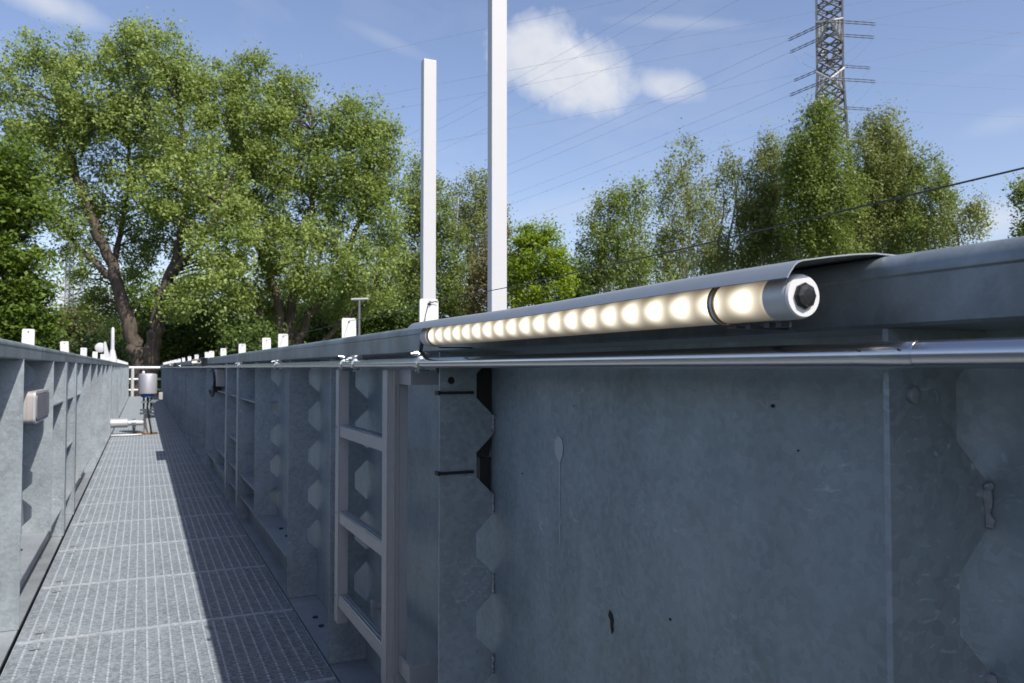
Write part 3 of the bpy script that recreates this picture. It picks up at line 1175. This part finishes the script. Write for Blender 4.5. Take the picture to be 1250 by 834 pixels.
# ------------------------------------------------------------------ valve on the walkway
VX, VY = 0.075, 13.25
va = empty('valve_actuator', (VX, VY, 0), 'upright valve with steel actuator cylinder and blue collar on the walkway', 'valve')
m = MB()
m.lathe([(0.10, 0.605), (0.128, 0.612), (0.130, 0.63), (0.130, 0.885), (0.124, 0.905), (0.06, 0.915), (0.01, 0.917)], (0, 0, 0), 'z', 32)
ac = m.build('cylinder', M['satin'], va)
m = MB()
m.lathe([(0.02, 0.9175), (0.02, 0.94), (0.012, 0.95)], (-0.06, 0, 0), 'z', 10)
m.build('air_plug', M['white'], ac)
m = MB()
m.lathe([(0.085, 0.555), (0.09, 0.56), (0.09, 0.60), (0.085, 0.604)], (0, 0, 0), 'z', 24)
m.build('collar', M['blue'], va)
m = MB()
for x in (-0.05, 0.05):
    m.tube([(x, 0, 0.38), (x, 0, 0.554)], 0.014, 8)
m.lathe([(0.012, 0.34), (0.012, 0.554)], (0, 0, 0), 'z', 10)
m.build('yoke', M['wire'], va)
m = MB()
m.box(-0.09, 0.12, -0.06, 0.06, 0.475, 0.495)
m.box(0.05, 0.15, -0.03, 0.03, 0.496, 0.515)
m.build('yoke_plate', M['clamp'], va)
m = MB()
m.lathe([(0.105, 0.30), (0.105, 0.325), (0.06, 0.327), (0.06, 0.35), (0.10, 0.352), (0.10, 0.375)], (0, 0, 0), 'z', 20)
m.build('flange', M['clamp'], va)
m = MB()
m.lathe([(0.05, 0.001), (0.048, 0.10), (0.055, 0.20), (0.05, 0.299)], (0, 0, 0), 'z', 16)
m.build('valve_body', M['cap'], va)
m = MB()
m.box(0.155, 0.21, -0.04, 0.04, 0.515, 0.625)
m.build('position_box', M['paleplastic'], va, bevel=0.008)
m = MB()
m.tube([(0.02, -0.13, 0.55), (0.0, -0.15, 0.42), (0.02, -0.15, 0.25), (0.05, -0.14, 0.10), (0.06, -0.13, 0.006)], 0.012, 8)
m.build('cable', M['black'], va)
m = MB()
m.lathe([(0.15, 0.003), (0.15, 0.02), (0.14, 0.024)], (0.0, 0, 0), 'z', 18)
m.build('foot_ring', M['brass'], va)
pp = empty('feed_pipe', (-0.418, VY, 0.175), 'thick pale pipe from the left wall to the upright valve', 'pipe')
m = MB()
m.lathe([(0.066, 0.0), (0.066, 0.225), (0.05, 0.235)], (0, 0, 0), 'x', 24)
m.build('wide_section', M['cap'], pp)
m = MB()
m.lathe([(0.040, 0.236), (0.040, 0.44)], (0, 0, 0), 'x', 20)
m.build('narrow_section', M['cap'], pp)
m = MB()
m.lathe([(0.062, 0.29), (0.062, 0.305), (0.05, 0.306), (0.05, 0.325), (0.062, 0.326), (0.062, 0.342)], (0, 0, 0), 'x', 20)
m.build('coupling', M['clamp'], pp)
m = MB()
m.box(0.295, 0.335, -0.05, 0.05, -0.172, -0.064)
m.build('support', M['wire'], pp)
m = MB()
m.tube([(-0.40, 12.95, 0.017), (-0.1, 12.93, 0.017), (0.0, 12.98, 0.017)], 0.015, 10)
tag(m.build('thin_pipe', M['cap']), 'thin pale pipe lying on the grating in front of the valve', 'pipe')

# ------------------------------------------------------------------ railing closing the far end
rl = empty('guard_railing', (0.05, 30.6, 0.0), 'pale tubular guard railing closing the far end of the walkway', 'railing')
m = MB()
for x in (-0.36, 0.62, ):
    m.tube([(x, 0, 0), (x, 0, 0.995)], 0.055, 8)
for p in (-0.36, 0.62):
    pass
m.build('rail_post', M['railwhite'], rl)
for z, r in ((1.0, 0.05), (0.60, 0.035), (0.23, 0.035)):
    m = MB()
    m.tube([(-0.66, 0, z), (0.80, 0, z)], r, 8)
    m.build('rail', M['railwhite'], rl)


# ------------------------------------------------------------------ trees
def leaves_mesh(name, centers, sig, n_each, size, mat, parent, up=0.35, droop=0.0, tint_span=0.5):
    n_each = int(n_each * 2.2)
    size = size * 0.90
    sig = tuple(v * 0.70 for v in sig)
    """Leaf clumps: many small bent leaves spread round the twig ends."""
    C = np.repeat(centers, n_each, axis=0)
    K = len(C)
    clump_t = np.repeat(rng.random(len(centers)), n_each)
    csz = np.repeat(rng.uniform(0.6, 1.5, len(centers)), n_each)[:, None]
    off = rng.normal(size=(K, 3)) * np.array(sig) * csz
    off[:, 2] -= droop * np.abs(rng.normal(size=K)) * sig[2]
    P = C + off
    nrm = rng.normal(size=(K, 3))
    nrm[:, 2] += up * 2
    nrm += np.array([SUN.x, SUN.y, 0.35]) * 0.95
    nrm /= np.linalg.norm(nrm, axis=1)[:, None]
    ax = rng.normal(size=(K, 3))
    ax[:, 2] -= droop
    ax -= nrm * (ax * nrm).sum(1)[:, None]
    ax /= np.linalg.norm(ax, axis=1)[:, None]
    bx = np.cross(nrm, ax)
    L = (size * rng.uniform(0.5, 1.5, K))[:, None]
    W = L * rng.uniform(0.42, 0.68, K)[:, None]
    v0 = P - ax * L * 0.5
    v1 = P + bx * W * 0.5 + nrm * L * 0.10
    v2 = P + ax * L * 0.5 - nrm * L * 0.06
    v3 = P - bx * W * 0.5 + nrm * L * 0.10
    V = np.stack([v0, v1, v2, v3], 1).reshape(-1, 3)
    me = bpy.data.meshes.new(name)
    me.vertices.add(4 * K)
    me.vertices.foreach_set('co', V.astype(np.float32).ravel())
    me.loops.add(4 * K)
    me.loops.foreach_set('vertex_index', np.arange(4 * K, dtype=np.int32))
    me.polygons.add(K)
    me.polygons.foreach_set('loop_start', np.arange(0, 4 * K, 4, dtype=np.int32))
    me.update(calc_edges=True)
    t = np.clip(clump_t * tint_span + rng.random(K) * (1 - tint_span), 0, 1)
    at_ = me.attributes.new('tint', 'FLOAT', 'FACE')
    at_.data.foreach_set('value', t.astype(np.float32))
    me.materials.append(mat)
    ob = bpy.data.objects.new(name, me)
    COL.objects.link(ob)
    ob.parent = parent
    return ob


def smooth_path(pts, k=4):
    out = []
    n = len(pts)
    for i in range(n - 1):
        p0, p1, p2, p3 = pts[max(i - 1, 0)], pts[i], pts[i + 1], pts[min(i + 2, n - 1)]
        for j in range(k):
            t = j / k
            out.append(0.5 * ((2 * p1) + (p2 - p0) * t + (2 * p0 - 5 * p1 + 4 * p2 - p3) * t * t + (3 * p1 - p0 - 3 * p2 + p3) * t ** 3))
    out.append(pts[-1])
    return out


def tree(name, label, d, limbs, blobs, leafm, barkm, n_each=70, size=0.15, sig=(0.42, 0.42, 0.40), dens=1.0,
         twig=0.5, up=0.3, droop=0.0, group=None, cat='tree', depth=0.8, shell=0.55, ground=-3.2):
    """limbs: [(radius at foot, radius at end, [(px, py, depth offset), ...])]; blobs: crown lobes (px, py, rx, ry[, depth offset])."""
    pts = []
    m = MB()
    first = None
    for (r0, r1, path) in limbs:
        pw = [at(p[0], p[1], d + (p[2] if len(p) > 2 else 0)) for p in path]
        if path[0][1] > 425:                        # reaches the ground
            base = pw[0].copy()
            base.z = ground
            base.x += random.uniform(-.1, .1)
            pw = [base] + pw
        if first is None:
            first = Vector((pw[0].x, pw[0].y, ground))
        sp = smooth_path(pw, 4)
        for p in sp[1:-1]:
            p += Vector((random.gauss(0, 1), random.gauss(0, 1), 0)) * r0 * 0.12
        n = len(sp)
        rad = [r0 + (r1 - r0) * (i / (n - 1)) ** 0.8 for i in range(n)]
        m.tube([p - first for p in sp], rad, 9)
        for p, r in zip(sp, rad):
            pts.append((p, r))
    root = empty(name, first, label, cat, group)
    cs = []
    for bl_ in blobs:
        px, py, rx, ry = bl_[:4]
        dd = d + (bl_[4] if len(bl_) > 4 else 0)
        c = at(px, py, dd)
        ax, az = rx / FPX * dd, ry / FPX * dd
        ay = max(ax, min(az, ax * 1.4)) * depth
        vol = ax * az * ay
        n = max(6, int(6.2 * dens * (ax * az + ax * ay + az * ay) / 0.9))
        for _ in range(n):
            u = Vector((random.gauss(0, 1), random.gauss(0, 1), random.gauss(0, 1))).normalized()
            rr = random.random() ** (1 / 3) if random.random() > shell else random.uniform(0.78, 1.0)
            rr *= 1 + 0.10 * random.gauss(0, 1) * (1 if u.z > 0 else 0.7)
            p = c + _cr * (u.x * rr * ax) + Vector((_cf.x, _cf.y, 0)).normalized() * (u.y * rr * ay) + Vector((0, 0, 1)) * (u.z * rr * az)
            if p.z > ground + 0.3:
                cs.append(p)
    # twigs from the limbs out to the clumps
    LP = np.array([tuple(p) for p, r in pts])
    LR = [r for p, r in pts]
    for p in cs:
        if random.random() > twig * 0.5:
            continue
        dv = LP - np.array(tuple(p))
        sc_ = np.linalg.norm(dv * np.array([1, 1, 0.75]), axis=1) + np.where(dv[:, 2] > -0.2, 2.0, 0)
        i = int(np.argmin(sc_))
        a = Vector(LP[i])
        ln = (p - a).length
        if ln > 7:
            continue
        mid = a.lerp(p, 0.5) + Vector((random.gauss(0, .08), random.gauss(0, .08), 0.10 + droop * 0.3)) * ln
        r = min(LR[i] * 0.55, 0.02 + ln * 0.012)
        sp = [a, a.lerp(mid, 0.55) + Vector((0, 0, .02 * ln)), mid, mid.lerp(p, 0.6), p]
        m.tube([q_ - first for q_ in sp], [r, r * .8, r * .55, r * .35, 0.008], 4, caps=False)
    m.build('trunk', barkm, root, sharp=False)
    ca_ = np.array([tuple(p - first) for p in cs])
    leaves_mesh('crown', ca_, sig, n_each, size, leafm, root, up, droop)
    return root


WG = 'tall trees behind the left wall'
tree('willow_tree', 'big forked willow with thick bare trunks above the far railing', 36,
     [(0.44, 0.12, [(172, 452), (166, 425), (157, 394), (146, 355), (132, 312), (112, 262), (92, 215), (80, 165), (72, 120)]),
      (0.44, 0.10, [(183, 452), (187, 422), (191, 395), (199, 362), (214, 320), (222, 280), (226, 225), (222, 165), (214, 105)]),
      (0.20, 0.05, [(141, 345), (118, 322), (96, 302), (74, 272), (58, 250)]),
      (0.20, 0.05, [(150, 368), (140, 330, 1), (150, 270, 1.5), (158, 200, 2), (150, 120, 2)]),
      (0.22, 0.05, [(206, 340), (240, 300, -1), (262, 262, -1), (280, 215, -1)])],
     [(60, 125, 62, 62), (38, 190, 45, 55), (120, 110, 55, 62), (185, 95, 58, 55), (215, 150, 62, 66), (140, 175, 60, 60),
      (85, 240, 50, 55), (245, 225, 58, 62), (200, 220, 52, 50, -1.5), (270, 285, 44, 50, -1), (255, 345, 36, 42, -2), (200, 285, 34, 34, 2),
      (108, 275, 26, 24, 1), (95, 325, 30, 22, 0), (118, 385, 18, 30, 1.5), (165, 320, 20, 36, 2.5), (172, 260, 30, 40, 2), (125, 365, 16, 24, 1), (212, 375, 12, 26, -1.5), (95, 62, 14, 24), (175, 48, 20, 22), (30, 60, 16, 22), (62, 70, 18, 24), (210, 60, 16, 24), (150, 70, 20, 26)],
     M['willow'], M['bark'], n_each=72, size=0.155, sig=(0.38, 0.38, 0.38), dens=0.66, twig=0.8, group=WG)
tree('willow_tree', 'broad many-stemmed willow between the forked willow and the white posts', 38,
     [(0.36, 0.07, [(346, 445), (342, 405), (338, 365), (322, 320), (305, 275), (292, 220), (285, 160)]),
      (0.34, 0.07, [(352, 445), (354, 400), (360, 350), (372, 300), (382, 245), (386, 190), (380, 135)]),
      (0.30, 0.06, [(358, 445), (370, 405), (392, 362), (418, 320), (438, 270), (448, 215), (452, 170)]),
      (0.24, 0.05, [(340, 445), (328, 410), (318, 380), (296, 340), (276, 300)]),
      (0.2, 0.05, [(362, 445), (392, 420), (420, 392), (452, 360), (470, 320)])],
     [(290, 140, 50, 60), (330, 170, 52, 66), (305, 225, 58, 60), (375, 180, 55, 60), (365, 250, 60, 62), (430, 205, 48, 62), (458, 190, 34, 48), (440, 270, 52, 58),
      (470, 250, 26, 60), (310, 300, 50, 46), (390, 320, 52, 45, -1.5), (455, 335, 38, 42, -1), (340, 345, 36, 34, 1), (285, 355, 36, 32, -1), (285, 92, 16, 26), (310, 88, 18, 26), (350, 112, 18, 28), (372, 118, 16, 24), (440, 140, 22, 26), (415, 165, 22, 30), (475, 165, 14, 30),
      (260, 105, 24, 30), (335, 385, 34, 18, 1.5), (420, 372, 30, 20, 1)],
     M['poplar'], M['bark'], n_each=72, size=0.155, sig=(0.38, 0.38, 0.38), dens=0.66, twig=0.8, group=WG)
tree('maple_tree', 'dark fresh-green broadleaf tree cut by the left edge of the photo', 24,
     [(0.32, 0.08, [(-70, 460), (-66, 400), (-60, 330), (-45, 260), (-35, 210)]),
      (0.14, 0.03, [(-62, 340), (-30, 315), (0, 300), (30, 292)]),
      (0.14, 0.03, [(-66, 400), (-30, 388), (10, 372), (40, 366)])],
     [(-10, 215, 55, 50), (5, 255, 48, 44), (20, 300, 40, 34), (-5, 345, 48, 36), (25, 365, 38, 20), (-20, 395, 55, 26), (30, 395, 40, 18), (-90, 260, 90, 110), (-80, 370, 80, 70)],
     M['maple'], M['bark_d'], n_each=85, size=0.15, sig=(0.32, 0.32, 0.20), dens=1.5, twig=0.4, group=WG, up=0.7)
tree('birch_tree', 'loose grey-green birch right behind the shorter white post', 50,
     [(0.16, 0.04, [(524, 440), (524, 380), (528, 320), (530, 270), (534, 232)]), (0.12, 0.03, [(545, 440), (552, 360), (556, 300), (560, 240)])],
     [(505, 240, 20, 44), (515, 300, 30, 44), (530, 255, 24, 34), (528, 360, 34, 34), (500, 350, 22, 40), (545, 310, 24, 40), (556, 370, 26, 26), (512, 215, 10, 24)],
     M['birch_g'], M['bark_b'], n_each=55, size=0.17, sig=(0.38, 0.38, 0.45), dens=0.85, twig=0.45, droop=0.5, group='trees behind the right wall')
tree('birch_tree', 'thin tall birch between the two white posts, bronze lower twigs', 52,
     [(0.15, 0.03, [(580, 440), (580, 370), (578, 310), (580, 260), (582, 222)])],
     [(578, 245, 20, 34), (570, 285, 24, 36), (590, 295, 24, 44), (572, 335, 24, 30), (585, 225, 12, 18), (608, 280, 12, 34)],
     M['birch'], M['bark_b'], n_each=46, size=0.17, sig=(0.36, 0.36, 0.48), dens=0.75, twig=0.5, droop=0.6, group='trees behind the right wall')
tree('bronze_bush', 'bronze-brown young bush at the foot of the taller post', 46,
     [(0.12, 0.03, [(598, 440), (598, 390), (596, 345), (598, 310)])],
     [(596, 330, 20, 36), (612, 320, 20, 44), (585, 360, 26, 26), (618, 365, 24, 24)],
     M['bronze'], M['bark_d'], n_each=50, size=0.16, sig=(0.36, 0.36, 0.36), dens=0.9, twig=0.6, group='trees behind the right wall', cat='bush')
tree('broadleaf_tree', 'small bright yellow-green tree right of the taller white post', 42,
     [(0.17, 0.04, [(655, 440), (654, 380), (650, 335), (645, 300)]), (0.1, 0.03, [(654, 385), (668, 345), (676, 310)])],
     [(640, 315, 24, 34), (665, 310, 24, 28), (660, 345, 34, 28), (640, 350, 26, 28), (682, 330, 14, 22), (645, 288, 14, 14), (668, 290, 8, 14)],
     M['fresh'], M['bark_d'], n_each=62, size=0.16, sig=(0.32, 0.32, 0.28), dens=1.15, twig=0.5, group='trees behind the right wall', up=0.5)
BG = 'birches behind the right wall'
birches = [
    ('leftmost low rounded birch of the right group', 46, 742, [(735, 290, 32, 42), (765, 275, 32, 48), (720, 320, 18, 38), (755, 325, 40, 32), (772, 240, 20, 24), (748, 255, 18, 24)], 'birch_g', [742, 775]),
    ('tall slender birch with bare white top twigs, left of the loose middle birches', 47, 835, [(838, 225, 28, 40), (828, 265, 30, 40), (850, 290, 28, 36), (820, 310, 28, 30), (838, 188, 16, 20), (860, 245, 16, 30)], 'birch', [838]),
    ('thin see-through birch with several bare stems in the middle of the group', 49, 893, [(895, 235, 22, 40), (885, 280, 24, 36), (905, 285, 22, 40), (893, 195, 12, 20), (880, 320, 24, 22)], 'birch', [880, 893, 903]),
    ('thin see-through birch just left of the dense dark pointed one', 48, 938, [(938, 215, 22, 34), (945, 260, 24, 36), (928, 270, 20, 36), (940, 182, 12, 16), (940, 310, 28, 24)], 'birch', [930, 944]),
    ('dense dark pointed tree, tallest of the right group, before the pylon', 44, 1000, [(1000, 190, 32, 46), (990, 235, 30, 40), (1015, 245, 34, 44), (1002, 150, 20, 26), (985, 275, 26, 36), (1010, 295, 36, 30), (1003, 135, 10, 14), (970, 200, 12, 24)], 'birch_g', [990, 1004]),
    ('broad grey-green birch right of the dense pointed tree', 46, 1068, [(1070, 195, 32, 44), (1060, 240, 32, 40), (1085, 235, 30, 44), (1068, 280, 40, 34), (1075, 156, 20, 18), (1095, 190, 18, 26)], 'birch', [1058, 1078]),
    ('lower birch near the right end of the group', 45, 1125, [(1125, 225, 30, 36), (1140, 205, 18, 24), (1115, 270, 34, 34), (1145, 260, 24, 34), (1150, 222, 14, 24)], 'birch_g', [1122, 1140]),
    ('small drooping birch at the right end of the group', 43, 1172, [(1172, 258, 20, 24), (1185, 270, 16, 20), (1160, 280, 24, 22), (1192, 250, 8, 14)], 'birch', [1168]),
]
for lb, d_, tx, bl_, mt, stems in birches:
    bl_ = [(b[0], b[1], b[2] * 1.22, b[3] * 1.04) for b in bl_]
    top = min(b[1] - b[3] for b in bl_)
    limbs = [(0.15, 0.025, [(s + random.uniform(-4, 4), 450), (s + random.uniform(-5, 5), 380), (s + random.uniform(-6, 6), 310), (s + random.uniform(-5, 5), 250 if top < 230 else 290), (s + random.uniform(-4, 4), top + 22 + random.uniform(0, 30))]) for s in stems]
    lim = limbs + [(0.06, 0.015, [(s + random.uniform(-5, 5), 360), (s + random.uniform(-22, 22), 310), (s + random.uniform(-26, 26), 270)]) for s in stems for _ in range(2)]
    dense = 'dense' in lb
    tree('birch_tree', lb, d_, lim, bl_, M[mt], M['bark_b'], n_each=60 if dense else 46, size=0.16,
         sig=(0.36, 0.36, 0.50), dens=1.0 if dense else (0.62 if mt == 'birch_g' else 0.5), twig=0.5, droop=0.7, group=BG, shell=0.4)
tree('birch_tree', 'dark tree just showing at the right edge of the photo', 30,
     [(0.14, 0.03, [(1290, 460), (1288, 350), (1285, 260)])], [(1275, 255, 32, 34), (1285, 290, 40, 30), (1250, 235, 8, 8)], M['birch_g'], M['bark_d'],
     n_each=60, size=0.14, sig=(0.3, 0.3, 0.4), dens=1.2, droop=0.5, group='trees behind the right wall')

# undergrowth behind the wall
UG = 'dark bushes under the tall trees'
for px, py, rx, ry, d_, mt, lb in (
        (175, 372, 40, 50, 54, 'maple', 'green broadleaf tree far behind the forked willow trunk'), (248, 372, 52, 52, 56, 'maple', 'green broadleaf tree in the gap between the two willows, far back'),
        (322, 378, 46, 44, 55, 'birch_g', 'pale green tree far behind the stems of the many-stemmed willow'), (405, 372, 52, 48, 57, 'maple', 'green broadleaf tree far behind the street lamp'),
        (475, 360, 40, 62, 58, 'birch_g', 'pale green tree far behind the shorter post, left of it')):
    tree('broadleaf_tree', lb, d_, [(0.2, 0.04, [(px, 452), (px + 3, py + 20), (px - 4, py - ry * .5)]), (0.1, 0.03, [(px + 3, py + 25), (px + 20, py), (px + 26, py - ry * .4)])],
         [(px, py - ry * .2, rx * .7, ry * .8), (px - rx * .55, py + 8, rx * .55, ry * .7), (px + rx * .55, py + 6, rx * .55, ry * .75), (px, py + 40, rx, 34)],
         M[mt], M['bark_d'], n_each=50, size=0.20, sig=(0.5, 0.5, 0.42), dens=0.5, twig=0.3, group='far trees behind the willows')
for px, py, rx, ry, d_, lb in (
        (728, 345, 34, 30, 56, 'olive bush under the leftmost birch of the right group'), (800, 330, 40, 34, 57, 'olive bush under the tall slender birch of the right group'),
        (872, 322, 40, 34, 58, 'olive bush under the thin see-through birches'), (950, 305, 44, 40, 57, 'olive bush left of the dense pointed tree'),
        (1040, 290, 46, 44, 58, 'olive bush right of the dense pointed tree'), (1120, 285, 44, 36, 56, 'olive bush under the right end of the birch group')):
    tree('olive_bush', lb, d_, [(0.08, 0.02, [(px, 450), (px + 3, py + 20), (px - 4, py - ry * .4)])],
         [(px, py, rx, ry), (px - rx * .6, py + 16, rx * .6, ry * .8), (px + rx * .6, py + 14, rx * .6, ry * .8), (px, py + 50, rx * 1.1, 40)],
         M['birch_g'], M['bark_d'], n_each=50, size=0.20, sig=(0.5, 0.5, 0.5), dens=0.3, twig=0.4, droop=0.5, group='bushes under the birches', cat='bush')

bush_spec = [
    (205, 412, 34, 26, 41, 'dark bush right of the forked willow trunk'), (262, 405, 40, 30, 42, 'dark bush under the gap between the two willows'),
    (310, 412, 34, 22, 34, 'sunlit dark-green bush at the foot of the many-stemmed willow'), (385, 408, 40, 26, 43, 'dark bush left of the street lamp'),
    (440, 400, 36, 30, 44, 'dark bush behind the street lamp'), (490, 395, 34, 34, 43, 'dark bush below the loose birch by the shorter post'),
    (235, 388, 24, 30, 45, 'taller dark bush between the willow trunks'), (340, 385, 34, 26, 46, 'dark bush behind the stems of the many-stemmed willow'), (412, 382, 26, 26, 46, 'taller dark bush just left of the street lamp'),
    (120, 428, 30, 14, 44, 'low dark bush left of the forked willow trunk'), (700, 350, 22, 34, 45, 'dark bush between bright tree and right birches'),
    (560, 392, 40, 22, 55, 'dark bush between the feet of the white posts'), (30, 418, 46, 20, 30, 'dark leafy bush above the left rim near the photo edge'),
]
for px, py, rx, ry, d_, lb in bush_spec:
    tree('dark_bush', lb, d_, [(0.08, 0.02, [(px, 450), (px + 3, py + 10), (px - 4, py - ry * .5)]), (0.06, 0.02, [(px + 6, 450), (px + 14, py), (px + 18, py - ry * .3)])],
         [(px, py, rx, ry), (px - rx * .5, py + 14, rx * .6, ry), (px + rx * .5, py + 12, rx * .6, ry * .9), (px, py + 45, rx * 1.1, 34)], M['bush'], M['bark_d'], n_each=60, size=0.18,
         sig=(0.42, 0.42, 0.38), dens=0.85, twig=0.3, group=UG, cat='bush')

# far wooded hill seen through the gap on the left
cs = []
for _ in range(900):
    px = random.uniform(-60, 150)
    top = 392 + 12 * math.sin(px * 0.05) + (px - 90) ** 2 * 0.004 * (1 if px > 90 else 0.3)
    py = random.uniform(top, 452)
    cs.append(at(px, py, random.uniform(150, 175)))
ca_ = np.array([tuple(p) for p in cs])
fw = leaves_mesh('far_wood', ca_, (1.6, 1.6, 1.0), 40, 0.8, M['faro'], None, 0.4)
tag(fw, 'far brownish-green wood seen through the gap at left', 'wood', None, 'stuff')

# ------------------------------------------------------------------ street lamp behind the wall
sl = empty('street_lamp', at(438, 449, 30) * 1.0, 'slim grey street lamp with a flat head among the trees', 'street lamp')
sl.location.z = -3.2
m = MB()
m.tube([(0, 0, 0), (0, 0, 6.75)], [0.07, 0.045], 10)
m.build('pole', M['pylon'], sl)
m = MB()
hd = Vector((_cr.x, _cr.y, 0))
a = -0.30 * hd
b = 0.36 * hd
m.tube([tuple(a + Vector((0, 0, 6.78))), tuple(b + Vector((0, 0, 6.80)))], 0.045, 8)
m.build('lamp_head', M['cap'], sl)


# ------------------------------------------------------------------ power line
def pylon(name, label, base, H, wb, wt_, fdir, scale):
    t = empty(name, base, label, 'pylon', 'lattice pylons of the power line')
    f = Vector((fdir.x, fdir.y, 0)).normalized()
    r = Vector((f.y, -f.x, 0))
    m = MB()

    def hw(z):
        k = z / H
        return (wb + (wt_ - wb) * min(1, k / 0.6)) / 2

    def cor(z):
        h = hw(z)
        return [f * (h * a) + r * (h * b) + Vector((0, 0, z)) for a, b in ((1, 1), (1, -1), (-1, -1), (-1, 1))]
    zs = [0.0]
    while zs[-1] < H - 1.5 * scale:
        zs.append(zs[-1] + max(1.5 * scale, hw(zs[-1]) * 1.35))
    for za, zb in zip(zs, zs[1:]):
        A, B = cor(za), cor(zb)
        for i in range(4):
            jn = (i + 1) % 4
            m.bar(A[i], B[i], 0.125 * scale)
            m.bar(A[i], B[jn], 0.10 * scale)
            m.bar(A[jn], B[i], 0.10 * scale)
            m.bar(A[i].lerp(B[i], .5), A[jn].lerp(B[jn], .5), 0.05 * scale)
            m.bar(A[i], A[jn], 0.05 * scale)
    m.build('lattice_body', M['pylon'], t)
    arms = []
    for z, L in ((H * 0.565, 4.5 * scale), (H * 0.655, 6.0 * scale), (H * 0.87, 5 * scale)):
        for sgn in (1, -1):
            m = MB()
            h = hw(z)
            tip = f * (sgn * L) + Vector((0, 0, z + 0.4 * scale))
            for b in (1, -1):
                lo = f * (sgn * h) + r * (h * b) + Vector((0, 0, z))
                hi = f * (sgn * h) + r * (h * b) + Vector((0, 0, z + 2.4 * scale))
                m.bar(lo, tip, 0.11 * scale)
                m.bar(hi, tip, 0.11 * scale)
                for k in (0.25, 0.5, 0.75):
                    m.bar(lo.lerp(tip, k), hi.lerp(tip, k), 0.05 * scale)
                    m.bar(lo.lerp(tip, k - .25), hi.lerp(tip, k), 0.05 * scale)
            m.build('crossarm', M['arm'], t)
            arms.append(base + tip)
            if sgn < 0 and z > H * 0.6:
                arms.append(base + f * (sgn * (L * 0.45)) + Vector((0, 0, z + 0.4 * scale)))
    return t, arms, r


PD = 80.0
pb = at(1018, 449, PD)
pb.z = -3.2
fw_ = Vector((pb.x, pb.y, 0)).normalized()
py1, arms1, rr1 = pylon('power_pylon', 'tall lattice pylon rising behind the pointed dark tree', pb, 56.0, 6.0, 2.45, fw_, 1.0)
pb2 = at(83, 449, 300)
pb2.z = -3.2
d2_ = Vector((pb2.x - pb.x, pb2.y - pb.y, 0)).normalized()
py2, arms2, rr2 = pylon('power_pylon', 'far slim lattice pylon seen in the gap left of the willow', pb2, 52.0, 5.2, 2.0, fw_, 1.15)
endr = at(2300, 10, 95)


def span(mb, a, b, sag, r, n=26):
    p = []
    for i in range(n + 1):
        t = i / n
        q_ = a.lerp(b, t)
        q_.z -= sag * 4 * t * (1 - t)
        p.append(q_)
    mb.tube(p, r, 5, caps=False)


PLC = 'overhead power cables of the pylon'
levels = ['lowest', 'lowest', 'middle', 'middle', 'middle', 'upper', 'upper', 'upper']
where = ['far', 'near', 'far', 'near outer', 'near inner', 'far', 'near outer', 'near inner']
for i, (a, b) in enumerate(zip(arms1, arms2)):
    m = MB()
    a_l = a + d2_ * 4.2 + Vector((0, 0, -0.55))
    span(m, a_l, b, 9.0, 0.011)
    e = Vector((endr.x, endr.y, a.z + 5.0)) + fw_ * (a - pb).dot(fw_)
    dr_ = (e - a)
    dr_.z = 0
    dr_.normalize()
    a_r = a + dr_ * 4.6 + Vector((0, 0, -0.1))
    m2 = MB()
    span(m2, a_r, e, 2.0, 0.011)
    # jumper loop under the arm
    span(m2, a_l, a_r, 2.6, 0.011, 12)
    c = m.build('power_cable', M['cable'])
    tag(c, 'overhead cable from the %s end of the %s pylon crossarm towards the far pylon' % (where[i], levels[i]), 'cable', PLC)
    c2_ = m2.build('power_cable', M['cable'])
    tag(c2_, 'overhead cable from the %s end of the %s pylon crossarm out of frame rightwards' % (where[i], levels[i]), 'cable', PLC)
    for (p0, p1, par) in ((a, a_l, py1), (a, a_r, py1)):
        m = MB()
        for off in (-0.11, 0.11):
            n = 13
            pts = [tuple(p0.lerp(p1, k / (n - 1)) + Vector((0, 0, off)) - pb) for k in range(n)]
            m.tube(pts, [0.055 if k % 2 else 0.032 for k in range(n)], 6)
        m.build('insulator', M['insul'], par)
# a second, higher circuit passing over the willows
for i, (pxa, pya, pxb, pyb) in enumerate([(-700, 300, 1500, -160), (-700, 330, 1500, -85), (-700, 345, 1500, -60), (-700, 395, 1500, -10)]):
    m = MB()
    span(m, at(pxa, pya, 190), at(pxb, pyb, 120), 1.0, 0.02, 30)
    tag(m.build('power_cable', M['cable']), '%s faint high cable crossing the sky behind the white posts' % ['topmost', 'second', 'third', 'lowest'][i], 'cable', 'faint high cables of a second line')
